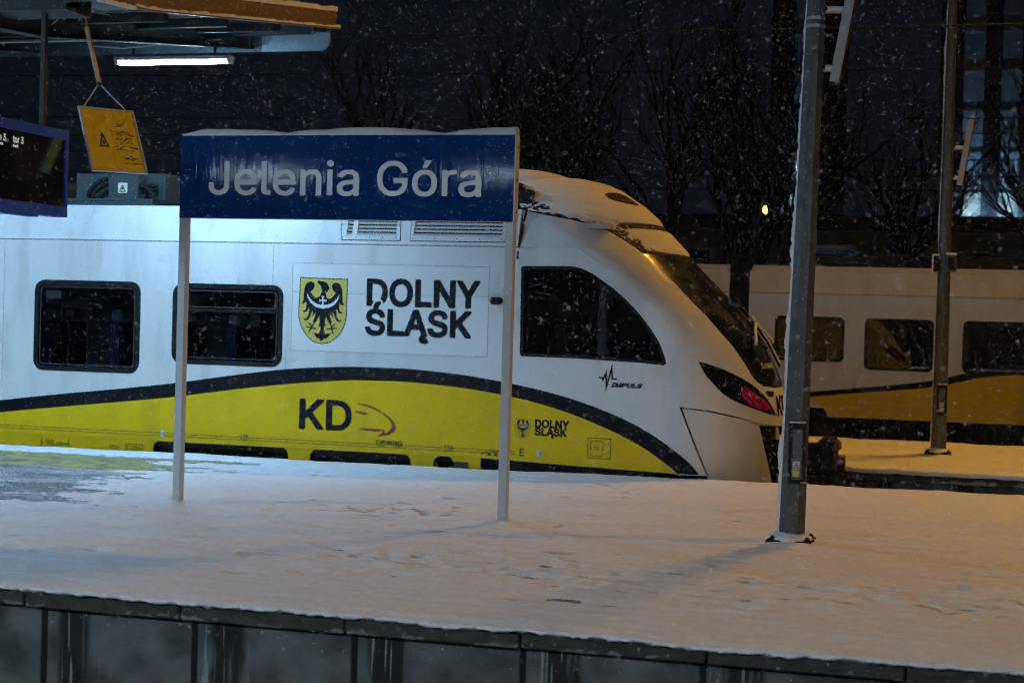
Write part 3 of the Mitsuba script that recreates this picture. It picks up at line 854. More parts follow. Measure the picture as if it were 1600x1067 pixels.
CRES = Polygon([(262, 305), (275, 370), (320, 440), (390, 492), (490, 512), (590, 494), (660, 450), (705, 385), (720, 315), (680, 380), (620, 432), (560, 456), (490, 464), (420, 454), (350, 420), (300, 372)])
CROSS = unary_union([sbox(478, 352, 500, 470), sbox(438, 396, 540, 418), sbox(470, 350, 508, 362), sbox(436, 388, 446, 426), sbox(532, 390, 542, 428)])


def bar(a, b, w):
    return LineString([a, b]).buffer(w, cap_style=1)


CLAW = unary_union([bar((385, 680), (345, 750), 9), bar((345, 750), (310, 812), 9), bar((272, 748), (402, 772), 8), bar((305, 702), (350, 752), 8), bar((595, 690), (620, 755), 9), bar((620, 755), (642, 825), 9), bar((556, 772), (685, 758), 8), bar((662, 708), (618, 755), 8)])
SHIELD = Polygon([(168, 112), (828, 124), (822, 620), (805, 700), (760, 800), (690, 885), (600, 945), (490, 968), (380, 948), (290, 888), (215, 790), (170, 690), (152, 610)])


def arms(x, z, s, parent, name, ground_=True):
    M = [s, 0, 0, -s, x - 490 * s, z + 110 * s]
    A = lambda g: aff.affine_transform(g, M)  # noqa: E731
    k = side_decal(A(SHIELD), 0.0032, 'm_shield_yellow' if ground_ else 'm_yellow_paint', name, parent, label='shield with a black eagle and a pale crescent' if ground_ else None)
    side_decal(A(SHIELD.difference(SHIELD.buffer(-10 if ground_ else -16))), 0.0048, 'm_black_print', 'border', k)
    eg = unary_union([BODY, NECK, CLAW]).difference(unary_union([CRES, CROSS]))
    side_decal(A(eg), 0.0044, 'm_black_print', 'eagle', k)
    side_decal(A(unary_union([CRES, CROSS])), 0.0040, 'm_white_sticker', 'crescent', k)


arms(-7.185, 2.006, 0.000868, tr1, 'coat_of_arms')
arms(-4.829, 0.536, 0.00025, tr1, 'small_coat_of_arms', False)
s1 = lettering('DOLNY', 0.079, bold=True, grow=0.045, width=0.38)
s2 = lettering('ŚLĄSK', 0.077, bold=True, grow=0.045, width=0.355)
side_decal(unary_union([shift(s1, -4.695, 0.450), shift(s2, -4.695, 0.365)]), 0.005, 'm_black_print', 'small_lettering', tr1)
kd = lettering('KD', 0.315, bold=True, grow=0.014, width=0.630)
side_decal(shift(kd, -7.435, 0.318), 0.005, 'm_black_print', 'operator_initials', tr1)
ZX = lambda pts: Polygon([(-7.437 + (x - 155) * 0.001312, 0.632 - (y - 137) * 0.00126 + (x - 155) * 0.00001) for x, y in pts]).buffer(0)  # noqa: E731
sw = unary_union([ZX([(690, 156), (750, 158), (800, 170), (860, 195), (940, 240), (1000, 288), (1037, 340), (1022, 385), (972, 416), (880, 432), (918, 404), (928, 390), (915, 382), (850, 390), (780, 384), (708, 374), (820, 371), (925, 374), (937, 385), (928, 406), (962, 398), (1000, 362), (1004, 325), (975, 278), (910, 227), (820, 186), (745, 165)]),
                  ZX([(668, 224), (720, 227), (777, 235), (765, 245), (735, 243)])])
side_decal(sw.buffer(0.0045), 0.005, 'm_red_print', 'operator_emblem', tr1)
side_decal(shift(lettering('newag', 0.062, bold=True, width=0.305), -6.505, 0.178), 0.005, 'm_black_print', 'maker_lettering', tr1)
for x in (-6.505, -6.31):
    side_decal(sbox(x, 0.158, x + 0.105, 0.166), 0.0056, 'm_red_print', 'maker_underline', tr1)
tx = [shift(lettering('11B', 0.058, bold=True, width=0.10), -8.152, 0.150), shift(lettering('12B', 0.064, bold=True, width=0.10), -5.715, 0.142), shift(lettering('E', 0.075, bold=True), -4.867, 0.133), shift(lettering('90', 0.068, width=0.095), -10.63, -0.030),
      shift(lettering('.40m', 0.045, width=0.155), -10.52, -0.028), bar((-10.70, -0.035), (-10.70, 0.038), 0.004), bar((-10.70, 0.0), (-10.66, 0.0), 0.004), bar((-10.335, -0.028), (-10.335, 0.04), 0.004), bar((-10.335, 0.006), (-10.37, 0.006), 0.004),
      bar((-5.285, 0.135), (-5.21, 0.165), 0.006), Polygon([(-5.23, 0.12), (-5.20, 0.155), (-5.17, 0.12)]), bar((-5.19, 0.165), (-5.09, 0.165), 0.005), Polygon([(-5.15, 0.12), (-5.13, 0.155), (-5.10, 0.12)])]
bxr = sbox(-9.60, -0.20, -9.37, 0.038)
tx += [bxr.difference(bxr.buffer(-0.006)), shift(lettering('R 100m', 0.05, width=0.19), -9.58, -0.035), shift(lettering('(O)', 0.05, width=0.12), -9.80, -0.035)]
g1 = sbox(-4.108, 0.146, -3.852, 0.365)
rr = rrect(-4.078, 0.172, -3.935, 0.335, 0.02)
tx += [g1.difference(g1.buffer(-0.007)), rr.difference(rr.buffer(-0.007)).difference(sbox(-4.2, 0.205, -3.8, 0.222)), shift(lettering('G1', 0.05, width=0.055), -4.035, 0.235), shift(lettering('G1', 0.026, width=0.032), -3.908, 0.285), shift(lettering('GI2', 0.026, width=0.042), -3.915, 0.195)]
side_decal(unary_union(tx), 0.005, 'm_black_print', 'technical_lettering', tr1)
side_decal(shift(lettering('IMPULS', 0.043, bold=True, grow=0.05, shear=0.30, width=0.345), -3.878, 0.914), 0.005, 'm_black_print', 'type_lettering', tr1)
PU = [(-4.000, 1.010), (-3.975, 1.010), (-3.968, 0.988), (-3.955, 1.045), (-3.946, 1.030), (-3.937, 1.055), (-3.925, 0.895), (-3.880, 1.128), (-3.872, 0.998), (-3.82, 1.0)]
PU = [(-4.00, 1.008), (-3.972, 1.008), (-3.962, 0.984), (-3.945, 1.03), (-3.935, 1.01), (-3.928, 1.055), (-3.922, 0.905), (-3.868, 1.120), (-3.862, 1.0), (-3.815, 1.0)]
side_decal(LineString(PU).buffer(0.0075, join_style=2), 0.005, 'm_black_print', 'pulse_line', tr1)
for x in (-9.150, -4.663):
    tk = add('sensor_tag', rbx(x, x + 0.046, YS - 0.010, YS, 0.130, 0.210, 0.003), 'm_label_white', tr1)
    add('tag_mark', bx(x + 0.028, x + 0.040, YS - 0.012, YS - 0.0095, 0.160, 0.185), 'm_dark', tk)
add('side_camera', cat([rbx(-5.215, -5.10, YS - 0.11, YS + 0.01, 1.755, 1.835, 0.02), rbx(-5.12, -5.085, YS - 0.085, YS - 0.02, 1.765, 1.825, 0.015)]), 'm_rubber', tr1)
# equipment on the roof
add('roof_equipment', rbx(-14.5, -11.2, 17.95, 19.4, 2.80, 3.15, 0.02), 'm_roof_box', tr1)
ek = add('roof_equipment', cat([rbx(-10.75, -9.55, 17.95, 19.4, 2.80, 3.22, 0.02), bx(-10.8, -9.5, 17.85, 19.5, 2.80, 2.86)]), 'm_roof_box', tr1, label='blue grey equipment box on the roof beside the yellow warning board')
add('cabinet', rbx(-10.19, -9.80, 17.74, 18.0, 2.87, 3.19, 0.015), 'm_roof_box', ek)
lb = sbox(-10.05, 2.965, -9.93, 3.085)
add('hazard_label', prism_xz(lb, 17.733, 17.7385), 'm_label_white', ek)
tri = Polygon([(-10.035, 2.978), (-9.945, 2.978), (-9.99, 3.068)])
add('hazard_triangle', prism_xz(tri, 17.7295, 17.732), 'm_label_yellow', ek)
add('hazard_mark', prism_xz(unary_union([tri.difference(tri.buffer(-0.007)), Polygon([(-9.985, 3.045), (-10.003, 3.015), (-9.990, 3.015), (-9.996, 2.990), (-9.977, 3.022), (-9.988, 3.022)])]), 17.726, 17.729), 'm_dark', ek)
for r_, y in ((0.27, 17.80), (0.20, 17.78), (0.12, 17.80)):
    a = np.linspace(math.pi, math.pi * 0.52, 14)
    add('hose', tube(np.stack([-10.22 + r_ * np.cos(a), np.full(14, y), 2.86 + r_ * np.sin(a) * 1.0], 1), 0.028, 8), 'm_dark', ek, smooth=True)
a = np.linspace(0.1, math.pi * 0.6, 12)
add('hose', tube(np.stack([-9.78 + 0.17 * np.cos(a), np.full(12, 17.8), 2.86 + 0.19 * np.sin(a)], 1), 0.03, 8), 'm_dark', ek, smooth=True)
add('base_rail', cat([bx(-10.75, -9.5, 17.55, 17.60, 2.86, 2.885), bx(-10.75, -9.5, 17.56, 17.59, 2.80, 2.86)]), 'm_roof_box', ek)
add('insulator', cat([trimesh.creation.cylinder(0.045, 0.16, sections=12).apply_translation((-9.66, 17.85, 3.0))] + [trimesh.creation.cylinder(0.07, 0.02, sections=14).apply_translation((-9.66, 17.85, 2.94 + 0.04 * i)) for i in range(4)]), 'm_dark', ek)
add('roof_conduit', tube([(-9.5, 17.7, 2.85), (-8.0, 17.7, 2.85), (-7.0, 17.7, 2.85)], 0.03), 'm_dark', tr1)

# ------------------------------------------------------------------ second train
Y2, Y2C = 33.5, 34.92
tr2 = thing('passenger_train', 'second white and yellow train in the dark beyond the orange lit platform', 'train')
for (xa, xb) in ((-4.73, 12.0), (-22.0, -5.14)):
    body = sbox(xa, 0.0, xb, 2.25)
    wl = [(-4.20, .915, -2.82, 1.812), (-2.43, .783, -1.10, 1.806), (-.56, .785, .86, 1.806), (1.3, .785, 2.7, 1.806), (3.1, .785, 4.5, 1.806), (4.9, .785, 6.3, 1.806)] if xa > -5 else [(-8.0, .785, -6.6, 1.806), (-10.0, .785, -8.6, 1.806), (-12, .785, -10.6, 1.806)]
    WW = [rrect(*w, 0.12) for w in wl]
    pn_ = body
    for w in WW:
        pn_ = pn_.difference(w)
    ck2 = add('car_body', prism_xz(pn_, Y2, Y2 + 0.04), 'm_white_paint', tr2)
    P = [(Y2 + 0.004, 2.27), (Y2 + 0.13, 2.70), (Y2 + 0.35, 2.82), (Y2C, 2.86)]
    add('roof', cat([grid_mesh(np.array([[(x, y, z) for y, z in P] for x in (xa, xb)])), grid_mesh(np.array([[(xa, y, 0.0) for y, z in P], [(xa, y, z) for y, z in P]])), bx(xa, xb, Y2C + 1.38, Y2C + 1.42, 0, 2.8), bx(xa, xb, Y2C, Y2C + 1.4, 2.76, 2.82)]), 'm_white_paint', ck2)
    add('end_frame', bx(xa - 0.001, xa + 0.03, Y2 + 0.05, Y2C + 1.4, 0, 2.7), 'm_white_paint', ck2)
    add('crease_channel', bx(xa, xb, Y2 + 0.012, Y2 + 0.06, 2.245, 2.275), 'm_grey_line', ck2)
    for w in WW:
        inner = w.buffer(-0.06)
        wk = add('window', prism_xz(w.difference(inner), Y2 - 0.006, Y2 + 0.02), 'm_rubber', ck2)
        add('pane', flat_xy(inner.buffer(0.006)).apply_transform(np.array([[1, 0, 0, 0], [0, 0, -1, Y2 + 0.010], [0, 1, 0, 0], [0, 0, 0, 1.0]])), 'm_glass', wk)
    add('interior', cat([bx(xa + .1, xb - .1, Y2 + 1.5, Y2 + 1.55, 0.2, 2.7)] + [rbx(x, x + 0.13, Y2 + 0.2, Y2 + 1.1, 0.5, 1.25, 0.03) for x in np.arange(xa + 0.6, xb - 1, 0.95)]), 'm_seat', ck2)
    add('underframe', cat([bx(xa, xb, Y2 + 0.35, Y2C + 1.0, -0.6, 0.02), bx(xa + 1.9, xb - 1.5, Y2 + 0.1, Y2 + 0.3, -0.36, -0.15)]), 'm_dark', ck2)
STT = [(-4.73, 0.20), (-3.47, 0.310), (-2.53, 0.423), (-1.79, 0.515), (-1.07, 0.631), (-0.53, 0.775), (-0.20, 0.86), (0.2, 0.93), (1.0, 1.0), (2.5, 1.0), (4.5, 0.8), (8, 0.3), (12, 0.05)]
SBB = [(-4.73, 0.10), (-3.47, 0.208), (-2.53, 0.322), (-1.12, 0.491), (-0.58, 0.612), (-0.23, 0.700), (0.25, 0.767), (0.60, 0.80), (1.2, 0.85), (2.5, 0.86), (4.5, 0.66), (8, 0.16), (12, -0.1)]
sp_t, sp_b = spline(STT), spline(SBB)
body2 = sbox(-4.73, -0.17, 12, 2.2)
wh = unary_union([rrect(*w, 0.12) for w in [(-4.20, .915, -2.82, 1.812), (-2.43, .783, -1.10, 1.806), (-.56, .785, .86, 1.806), (1.3, .785, 2.7, 1.806), (3.1, .785, 4.5, 1.806), (4.9, .785, 6.3, 1.806)]])
arch = Point(-3.55, -0.32).buffer(0.48)
add('yellow_stripe', prism_xz(Polygon([(-4.73, -0.17)] + sp_b + [(12, -0.17)]).buffer(0).intersection(body2).difference(arch).difference(wh), Y2 - 0.004, Y2 - 0.001), 'm_yellow_paint', tr2)
add('black_stripe', prism_xz(Polygon(sp_t + sp_b[::-1]).buffer(0).intersection(body2).difference(arch).difference(wh), Y2 - 0.005, Y2 - 0.001), 'm_black_paint', tr2)
add('skirt', prism_xz(sbox(-2.95, -0.17, 12, 0.0), Y2, Y2 + 0.03), 'm_yellow_paint', tr2)
add('seam_line', bx(-4.7, 12, Y2 - 0.008, Y2, 0.085, 0.10), 'm_label_yellow', tr2)
bw = [bx(-5.14 + 0.05 * i, -5.14 + 0.05 * i + 0.028, Y2 + 0.08 + 0.03 * (i % 2), Y2C + 1.2, 0.1, 2.83) for i in range(9)]
add('gangway_bellows', cat(bw + [bx(-5.14, -4.72, Y2 + 0.15, Y2C + 1.1, 0.1, 2.80)]), 'm_rubber', tr2, label='black folded bellows between two cars')
for a, b, h_ in ((-3.8, -1.6, 3.10), (-0.9, 0.9, 3.05), (-10, -6, 3.0)):
    add('roof_equipment', rbx(a, b, Y2 + 0.7, Y2 + 2.2, 2.84, h_, 0.05), 'm_dark', tr2)

# ------------------------------------------------------------------ station name sign
sg = thing('station_name_sign', 'big blue station name board on two grey posts, snow along its top', 'sign')
SX0, SX1, SY, SZ0, SZ1 = -6.506, -3.622, 12.49, 2.366, 3.047
add('front_panel', bx(SX0, SX1 - 0.004, SY, SY + 0.012, SZ0, SZ1), 'm_sign_blue', sg, label='wet blue board with pale lettering')
add('back_panel', bx(SX0, SX1 - 0.004, SY + 0.09, SY + 0.102, SZ0, SZ1), 'm_sign_blue', sg)
for x0, x1 in ((-6.513, -6.443), (-3.690, -3.619)):
    pk = add('post', cat([rbx(x0, x1, SY + 0.013, SY + 0.089, -0.05, SZ0 - 0.001, 0.006), rbx(x0, x1, SY + 0.013, SY + 0.089, SZ0 + 0.001, SZ1, 0.006)]), 'm_post_paint', sg)
    a = np.linspace(0, 2 * np.pi, 9)[:-1]
    rr_ = rng.uniform(0.7, 1.3, 8)
    add('foot_snow', trimesh.creation.icosphere(3, 1).apply_transform(np.diag([0.075, 0.07, 0.016, 1])).apply_translation(((x0 + x1) / 2, SY + 0.05, 0.0)), 'm_snow', pk, smooth=True)
add('edge_strip', cat([bx(SX1 - 0.004, SX1 + 0.005, SY - 0.002, SY + 0.104, SZ0, SZ1 + 0.002), bx(SX0, SX1 - 0.004, SY + 0.012, SY + 0.09, SZ1 - 0.01, SZ1), bx(SX0, SX1 - 0.004, SY + 0.012, SY + 0.09, SZ0, SZ0 + 0.008)]), 'm_post_paint', sg)
for z in np.linspace(2.44, 2.95, 3):
    add('bolt', trimesh.creation.cylinder(0.008, 0.008, sections=10, transform=trimesh.transformations.rotation_matrix(math.pi / 2, (0, 1, 0))).apply_translation((SX1 + 0.008, SY + 0.05, z)), 'm_dark', sg)
# lettering: humanist forms, spaced out to the board's width
tw = lettering('Jelenia Góra', 0.265, grow=0.017)
b0 = tw.bounds
sx = 2.352 / (b0[2] - b0[0])
tw = aff.affine_transform(tw, [sx, 0, 0, 1, -6.243 - b0[0] * sx, 2.566])
for word in (tw.intersection(sbox(-7, 2, -4.85, 3)), tw.intersection(sbox(-4.85, 2, -3, 3))):
    add('lettering', prism_xz(word, SY - 0.0035, SY - 0.0005), 'm_sign_white', sg)
nx = 240
X = np.linspace(SX0 + 0.01, SX1, nx)
lump = meshkit.fbm(np.stack([X * 2.1, 0 * X, 0 * X], -1), 3, 3)
h = 0.020 + 0.070 * np.clip(np.abs(np.sin(X * 2.35 + 0.5)) ** 0.6 * 0.62 + 0.45 * (lump - 0.35), 0.0, 1.2) * np.clip((X - SX0) / 0.2, 0, 1)
rows = []
for u in np.linspace(0, np.pi, 9):
    rows.append(np.stack([X, X * 0 + SY + 0.051 - 0.058 * np.cos(u) * (1 - 0.12 * np.sin(u)), SZ1 + h * np.sin(u) ** 0.7 - 0.003], 1))
add('snow_cap', grid_mesh(np.stack(rows)), 'm_snow', sg, smooth=True, label='wavy ridge of snow along the top edge')


# ------------------------------------------------------------------ lamp posts with column speakers
def octa(cx, cy, z0, z1, r0, r1, lean, n=8, rot=0.0):
    P = []
    for z, r in ((z0, r0), (z1, r1)):
        a = np.arange(n) * 2 * np.pi / n + rot
        P.append(np.stack([cx + lean * (z - z0) + r * np.cos(a), cy + r * np.sin(a), np.full(n, z)], 1))
    v = np.vstack(P)
    f = []
    for i in range(n):
        j = (i + 1) % n
        f += [[i, j, n + j], [i, n + j, n + i]]
    return trimesh.Trimesh(v, f, process=False)


def hatch(parent, cx, yf, z0, z1, w):
    hk = add('hatch', prism_xz(sbox(cx - w / 2, z0, cx + w / 2, z1).difference(sbox(cx - w / 2 + 0.022, z0 + 0.03, cx + w / 2 - 0.022, z1 - 0.045)), yf - 0.028, yf + 0.03), 'm_dark', parent)
    add('hatch_door', rbx(cx - w / 2 + 0.016, cx + w / 2 - 0.016, yf - 0.012, yf + 0.01, z0 + 0.02, z1 - 0.03, 0.004), 'm_galvanised', hk)
    c = cx - 0.004
    zl = z0 + 0.05
    add('hazard_label', bx(c - 0.026, c + 0.026, yf - 0.0145, yf - 0.0125, zl + 0.055, zl + 0.115), 'm_label_white', hk)
    add('note_label', bx(c - 0.026, c + 0.026, yf - 0.0145, yf - 0.0125, zl, zl + 0.050), 'm_label_yellow', hk)
    tri = Polygon([(c - 0.023, zl + 0.060), (c + 0.023, zl + 0.060), (c, zl + 0.110)])
    add('hazard_mark', prism_xz(unary_union([tri.difference(tri.buffer(-0.004)), Polygon([(c + 0.002, zl + 0.098), (c - 0.007, zl + 0.08), (c, zl + 0.08), (c - 0.003, zl + 0.066), (c + 0.007, zl + 0.083), (c + 0.0005, zl + 0.083)])]), yf - 0.0165, yf - 0.015), 'm_dark', hk)
    add('latch', tube([(cx + w / 2 - 0.03, yf - 0.03, z0 + 0.012), (cx + w / 2 + 0.03, yf - 0.035, z0 + 0.010)], 0.006), 'm_steel', hk)
    add('hatch_snow', rbx(cx - w / 2, cx + w / 2, yf - 0.03, yf + 0.01, z1, z1 + 0.010, 0.004), 'm_snow', hk)


def crust(cx, cy, r0, taper, lean, z0, z1, seed, ang, w):
    """wind blown snow stuck to one side of a pole"""
    nz, na = 420, 9
    z = np.linspace(z0, z1, nz)
    a = np.linspace(ang - w, ang + w, na)
    Z, A = np.meshgrid(z, a, indexing='ij')
    n = meshkit.fbm(np.stack([Z * 26, A * 7, 0 * Z], -1), 4, seed)
    big = np.clip(meshkit.fbm(np.stack([Z * 1.6, 0 * Z, 0 * Z], -1), 3, seed + 1) - 0.58, 0, 1) * 0.09
    t = (1 - ((A - ang) / w) ** 2)
    R = (r0 - taper * Z) + (-0.012 + 0.034 * n * np.sqrt(np.clip(t, 0, 1)) + big * t)
    return grid_mesh(np.stack([cx + lean * Z + R * np.cos(A), cy + R * np.sin(A), Z], -1))


def speaker(x0, x1, y, z0, z1, w, label, post_y):
    """a column speaker leaning out at the top; x0 foot, x1 head"""
    L = math.hypot(x1 - x0, z1 - z0)
    sp = thing('column_speaker', label, 'loudspeaker')
    R = trimesh.transformations.rotation_matrix(math.atan2(x1 - x0, z1 - z0), (0, 1, 0))
    place = lambda m: m.apply_transform(R).apply_translation((x0, y, z0))  # noqa: E731
    add('housing', place(rbx(-w / 2, w / 2, -0.05, 0.05, 0, L, 0.006)), 'm_speaker', sp)
    add('grille', place(bx(w / 2, w / 2 + 0.006, -0.042, 0.042, 0.02, L - 0.02)), 'm_dark', sp)
    add('end_cap', place(rbx(-w / 2 - 0.004, w / 2 + 0.008, -0.054, 0.054, L, L + 0.012, 0.003)), 'm_dark', sp)
    add('end_cap', place(rbx(-w / 2 - 0.004, w / 2 + 0.008, -0.054, 0.054, -0.012, 0, 0.003)), 'm_dark', sp)
    add('snow', place(rbx(-w / 2, w / 2 + 0.004, -0.05, 0.05, L + 0.012, L + 0.03, 0.006)), 'm_snow', sp)
    for f in (0.10, 0.55):
        q = np.array([x0 + (x1 - x0) * f - w / 2, y, z0 + (z1 - z0) * f])
        b = add('bracket', tube([q, (post_y + 0.0, y, q[2])], 0.014), 'm_steel', sp)
        add('bracket_snow', tube([q + [0, 0, 0.02], (post_y + 0.02, y, q[2] + 0.02)], [0.02, 0.024]), 'm_snow', b, smooth=True)
    return sp


for (cx, cy, r0, zt, lean, name, zb) in ((-1.405, 12.6, 0.104, 8.0, 0.0152, 'grey octagonal lamp post with an inspection hatch, in the snow nearest the camera', 0.0),
                                         (-0.640, 22.63, 0.100, 9.0, 0.0, 'slim dark lamp post on the orange lit platform, right of the front one', -0.005)):
    first = cy < 15
    lp = thing('lamp_post', name, 'lamp post')
    taper = 0.0078 if first else 0.0072
    add('pole', octa(cx, cy, 0.02 + zb, zt, r0, r0 - taper * zt, lean, 8 if first else 20, np.pi / 8 + 0.12), 'm_galvanised', lp, smooth=False if first else 30)
    add('base_plate', rbx(cx - 0.175, cx + 0.165, cy - 0.17, cy + 0.17, -0.012 + zb, 0.022 + zb, 0.006), 'm_dark', lp)
    for sx_, sy_ in ((-1, -1), (1, -1), (-1, 1), (1, 1)):
        add('anchor_bolt', cat([trimesh.creation.cylinder(0.020, 0.018, sections=6).apply_translation((cx + sx_ * 0.13, cy + sy_ * 0.13, 0.030 + zb)), trimesh.creation.cylinder(0.011, 0.012, sections=8).apply_translation((cx + sx_ * 0.13, cy + sy_ * 0.13, 0.044 + zb))]), 'm_dark', lp)
    bs = trimesh.creation.icosphere(4, 1.0).apply_transform(np.diag([0.168, 0.168, 0.055, 1]))
    v = np.array(bs.vertices)
    v[:, 2] *= 0.5 + meshkit.fbm(v * 9, 3, 4)
    bs.vertices = v
    add('base_snow', bs.apply_translation((cx - 0.01, cy - 0.01, 0.022 + zb)), 'm_snow', lp, smooth=True)
    add('snow_crust', crust(cx, cy, r0, taper, lean, 0.05, zt, 40 + int(cy), np.pi + 0.02 if first else np.pi - 0.1, 0.26 if first else 0.36), 'm_snow', lp, smooth=True)
    if first:
        hatch(lp, -1.372, cy - 0.098, 0.445, 0.895, 0.125)
        add('clamp_band', cat([octa(cx + lean * z, cy, z, z + 0.025, r0 - taper * z + 0.006, r0 - taper * z + 0.006, 0, 8, np.pi / 8 + 0.12) for z in (3.84, 3.90)]), 'm_steel', lp)
        add('hook', tube([(cx + 0.12, cy, 3.60), (cx + 0.155, cy, 3.585), (cx + 0.158, cy, 3.50)], 0.008), 'm_dark', lp)
        speaker(-1.193, -1.035, 12.6, 3.432, 4.40, 0.072, 'pale grey column speaker at the top of the nearest lamp post', -1.28)
    else:
        hatch(lp, -0.612, cy - 0.098, 0.50, 0.90, 0.125)
        jb = add('junction_box', rbx(-0.52 - 0.09, -0.485, 22.42, 22.55, 2.38, 2.595, 0.006), 'm_galvanised', lp)
        add('lid', rbx(-0.59, -0.50, 22.41, 22.419, 2.40, 2.57, 0.003), 'm_dark', jb)
        add('box_snow', rbx(-0.62, -0.48, 22.40, 22.56, 2.597, 2.62, 0.008), 'm_snow', jb)
        jb = add('junction_box', rbx(-0.775, -0.71, 22.50, 22.60, 2.38, 2.585, 0.006), 'm_dark', lp)
        add('box_snow', cat([rbx(-0.79, -0.70, 22.49, 22.61, 2.587, 2.612, 0.008), rbx(-0.793, -0.775, 22.49, 22.6, 2.35, 2.6, 0.006)]), 'm_snow', jb)
        speaker(-0.482, -0.352, 22.63, 3.515, 4.385, 0.075, 'pale grey column speaker on the slim lamp post', -0.57)

# ------------------------------------------------------------------ canopy over the platform, its lamps, the hanging board and display
CX = -7.08                                       # the canopy's end
cn = thing('canopy', 'dark platform canopy with a snow edged brown fascia, top left', 'canopy')
RZ = I([(7.0, 4.72), (12.05, 4.10), (12.85, 4.155), (17.05, 4.735)])


def sheet(ya, yb, x0, x1, pitch=0.076, amp=0.011):
    xs = np.arange(x0, x1, pitch / 10)
    ys = np.linspace(ya, yb, 14)
    X, Y = np.meshgrid(xs, ys, indexing='ij')
    return grid_mesh(np.stack([X, Y, RZ(Y) + 0.03 + amp * np.sin(X * 2 * np.pi / pitch)], -1))


add('roof_sheet', sheet(12.05, 17.05, -14.0, CX), 'm_canopy_sheet', cn, smooth=True, label='corrugated sheet under the roof')
add('roof_sheet', sheet(7.6, 12.05, -14.0, CX, 0.076), 'm_canopy_sheet', cn, smooth=True)


def ribbon(y0, y1, x0, x1, dz0, dz1, n=30, rag=0.0, seed=1):
    ys = np.linspace(y0, y1, n)
    z = RZ(ys)
    r = rag * (meshkit.fbm(np.stack([ys * 9, ys * 0, ys * 0], -1), 3, seed) - 0.5)
    c = [(x0, z + dz0), (x1, z + dz0 + 0.0), (x1, z + dz1 + r), (x0, z + dz1 + r)]
    P = np.stack([np.stack([np.full(n, cx_) + (r if cx_ == x1 else 0), ys, cz_], -1) for cx_, cz_ in c + c[:1]], 1)
    caps = [trimesh.Trimesh(P[i, :4], [[0, 1, 2], [0, 2, 3]], process=False) for i in (0, -1)]
    return cat([grid_mesh(P)] + caps)


add('fascia', ribbon(12.78, 17.05, CX, CX + 0.045, 0.012, 0.185), 'm_fascia', cn, label='brown painted end fascia lit orange')
add('fascia', ribbon(7.6, 12.80, CX, CX + 0.045, 0.012, 0.16), 'm_fascia', cn)
add('fascia_snow', ribbon(12.78, 17.06, CX - 0.25, CX + 0.05, 0.186, 0.235, 120, 0.025, 3), 'm_snow', cn, smooth=35)
add('fascia_snow', ribbon(7.6, 12.80, CX - 0.25, CX + 0.05, 0.162, 0.19, 120, 0.025, 4), 'm_snow', cn, smooth=35)
add('drip_edge', ribbon(12.60, 17.08, CX, CX + 0.075, -0.004, 0.008), 'm_fascia', cn)
add('drip_edge_snow', ribbon(12.60, 17.09, CX + 0.047, CX + 0.077, 0.009, 0.030, 200, 0.026, 5), 'm_snow', cn, smooth=35)
add('drip_edge_snow', ribbon(11.4, 12.60, CX + 0.03, CX + 0.075, -0.02, 0.014, 80, 0.02, 6), 'm_snow', cn, smooth=35)
add('roof_snow', cat([grid_mesh(np.array([[(x, y, RZ(y) + 0.10) for y in (12.05, 13, 15, 17.0)] for x in (-14, CX)])), grid_mesh(np.array([[(x, y, RZ(y) + 0.10) for y in (7.6, 9, 11, 12.05)] for x in (-14, CX)]))]), 'm_snow', cn)
# eaves board, cut back at its end, and the frame beneath the sheet
eave = Polygon([(-14, 4.485), (-7.16, 4.485), (-7.105, 4.53), (-7.085, 4.60), (-7.085, 4.69), (-14, 4.69)]).buffer(-0.01).buffer(0.01)
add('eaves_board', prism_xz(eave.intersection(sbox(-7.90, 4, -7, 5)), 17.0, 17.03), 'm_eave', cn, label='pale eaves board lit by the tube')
add('eaves_board', prism_xz(eave.intersection(sbox(-14, 4, -7.91, 5)), 17.0, 17.03), 'm_canopy_steel', cn)
for x in (-8.05, -10.6, -13.2):
    ys = np.linspace(12.0, 16.98, 12)
    q = np.stack([np.stack([np.full(12, x), ys, RZ(ys) - 0.20], 1), np.stack([np.full(12, x), ys, RZ(ys) + 0.01], 1)], 0)
    q2 = q + np.array([0.012, 0, 0])
    fl = [bx(0, 0.001, 0, 0.001, 0, 0.001)]
    lowf = np.stack([np.stack([np.full(12, x - 0.06), ys, RZ(ys) - 0.20], 1), np.stack([np.full(12, x + 0.07), ys, RZ(ys) - 0.20], 1)], 0)
    add('rafter', cat([grid_mesh(q), grid_mesh(q2), grid_mesh(lowf), grid_mesh(lowf + np.array([0, 0, -0.012]))]), 'm_canopy_steel', cn)
for y in (13.3, 14.5, 15.7, 16.6):
    add('purlin', bx(-14, CX - 0.02, y - 0.03, y + 0.03, RZ(y) - 0.075, RZ(y) + 0.012), 'm_canopy_steel', cn)
add('valley_gutter', cat([bx(-14, CX - 0.15, 11.85, 12.25, 3.99, 4.02), bx(-14, CX - 0.15, 11.85, 11.87, 4.02, 4.12), bx(-14, CX - 0.15, 12.23, 12.25, 4.02, 4.12)]), 'm_canopy_steel', cn)
add('conduit', tube([(-9.4, 15.9, 4.40), (-9.0, 15.9, 4.37), (-8.6, 15.93, 4.40), (-8.2, 15.95, 4.43), (-7.9, 16.0, 4.46)], 0.013), 'm_steel', cn, smooth=True)
add('pipe', tube([(-14, 15.0, 4.30), (-8.4, 15.0, 4.30)], 0.017), 'm_steel', cn, smooth=True)
for x in (-9.9, -14.5):
    add('column', cat([bx(x - 0.09, x + 0.09, 12.06, 12.24, -0.02, 4.0), bx(x - 0.15, x + 0.15, 11.99, 12.31, -0.02, 0.02)]), 'm_canopy_steel', cn) if x < -12 else None
r = np.random.default_rng(3)
tw_ = []
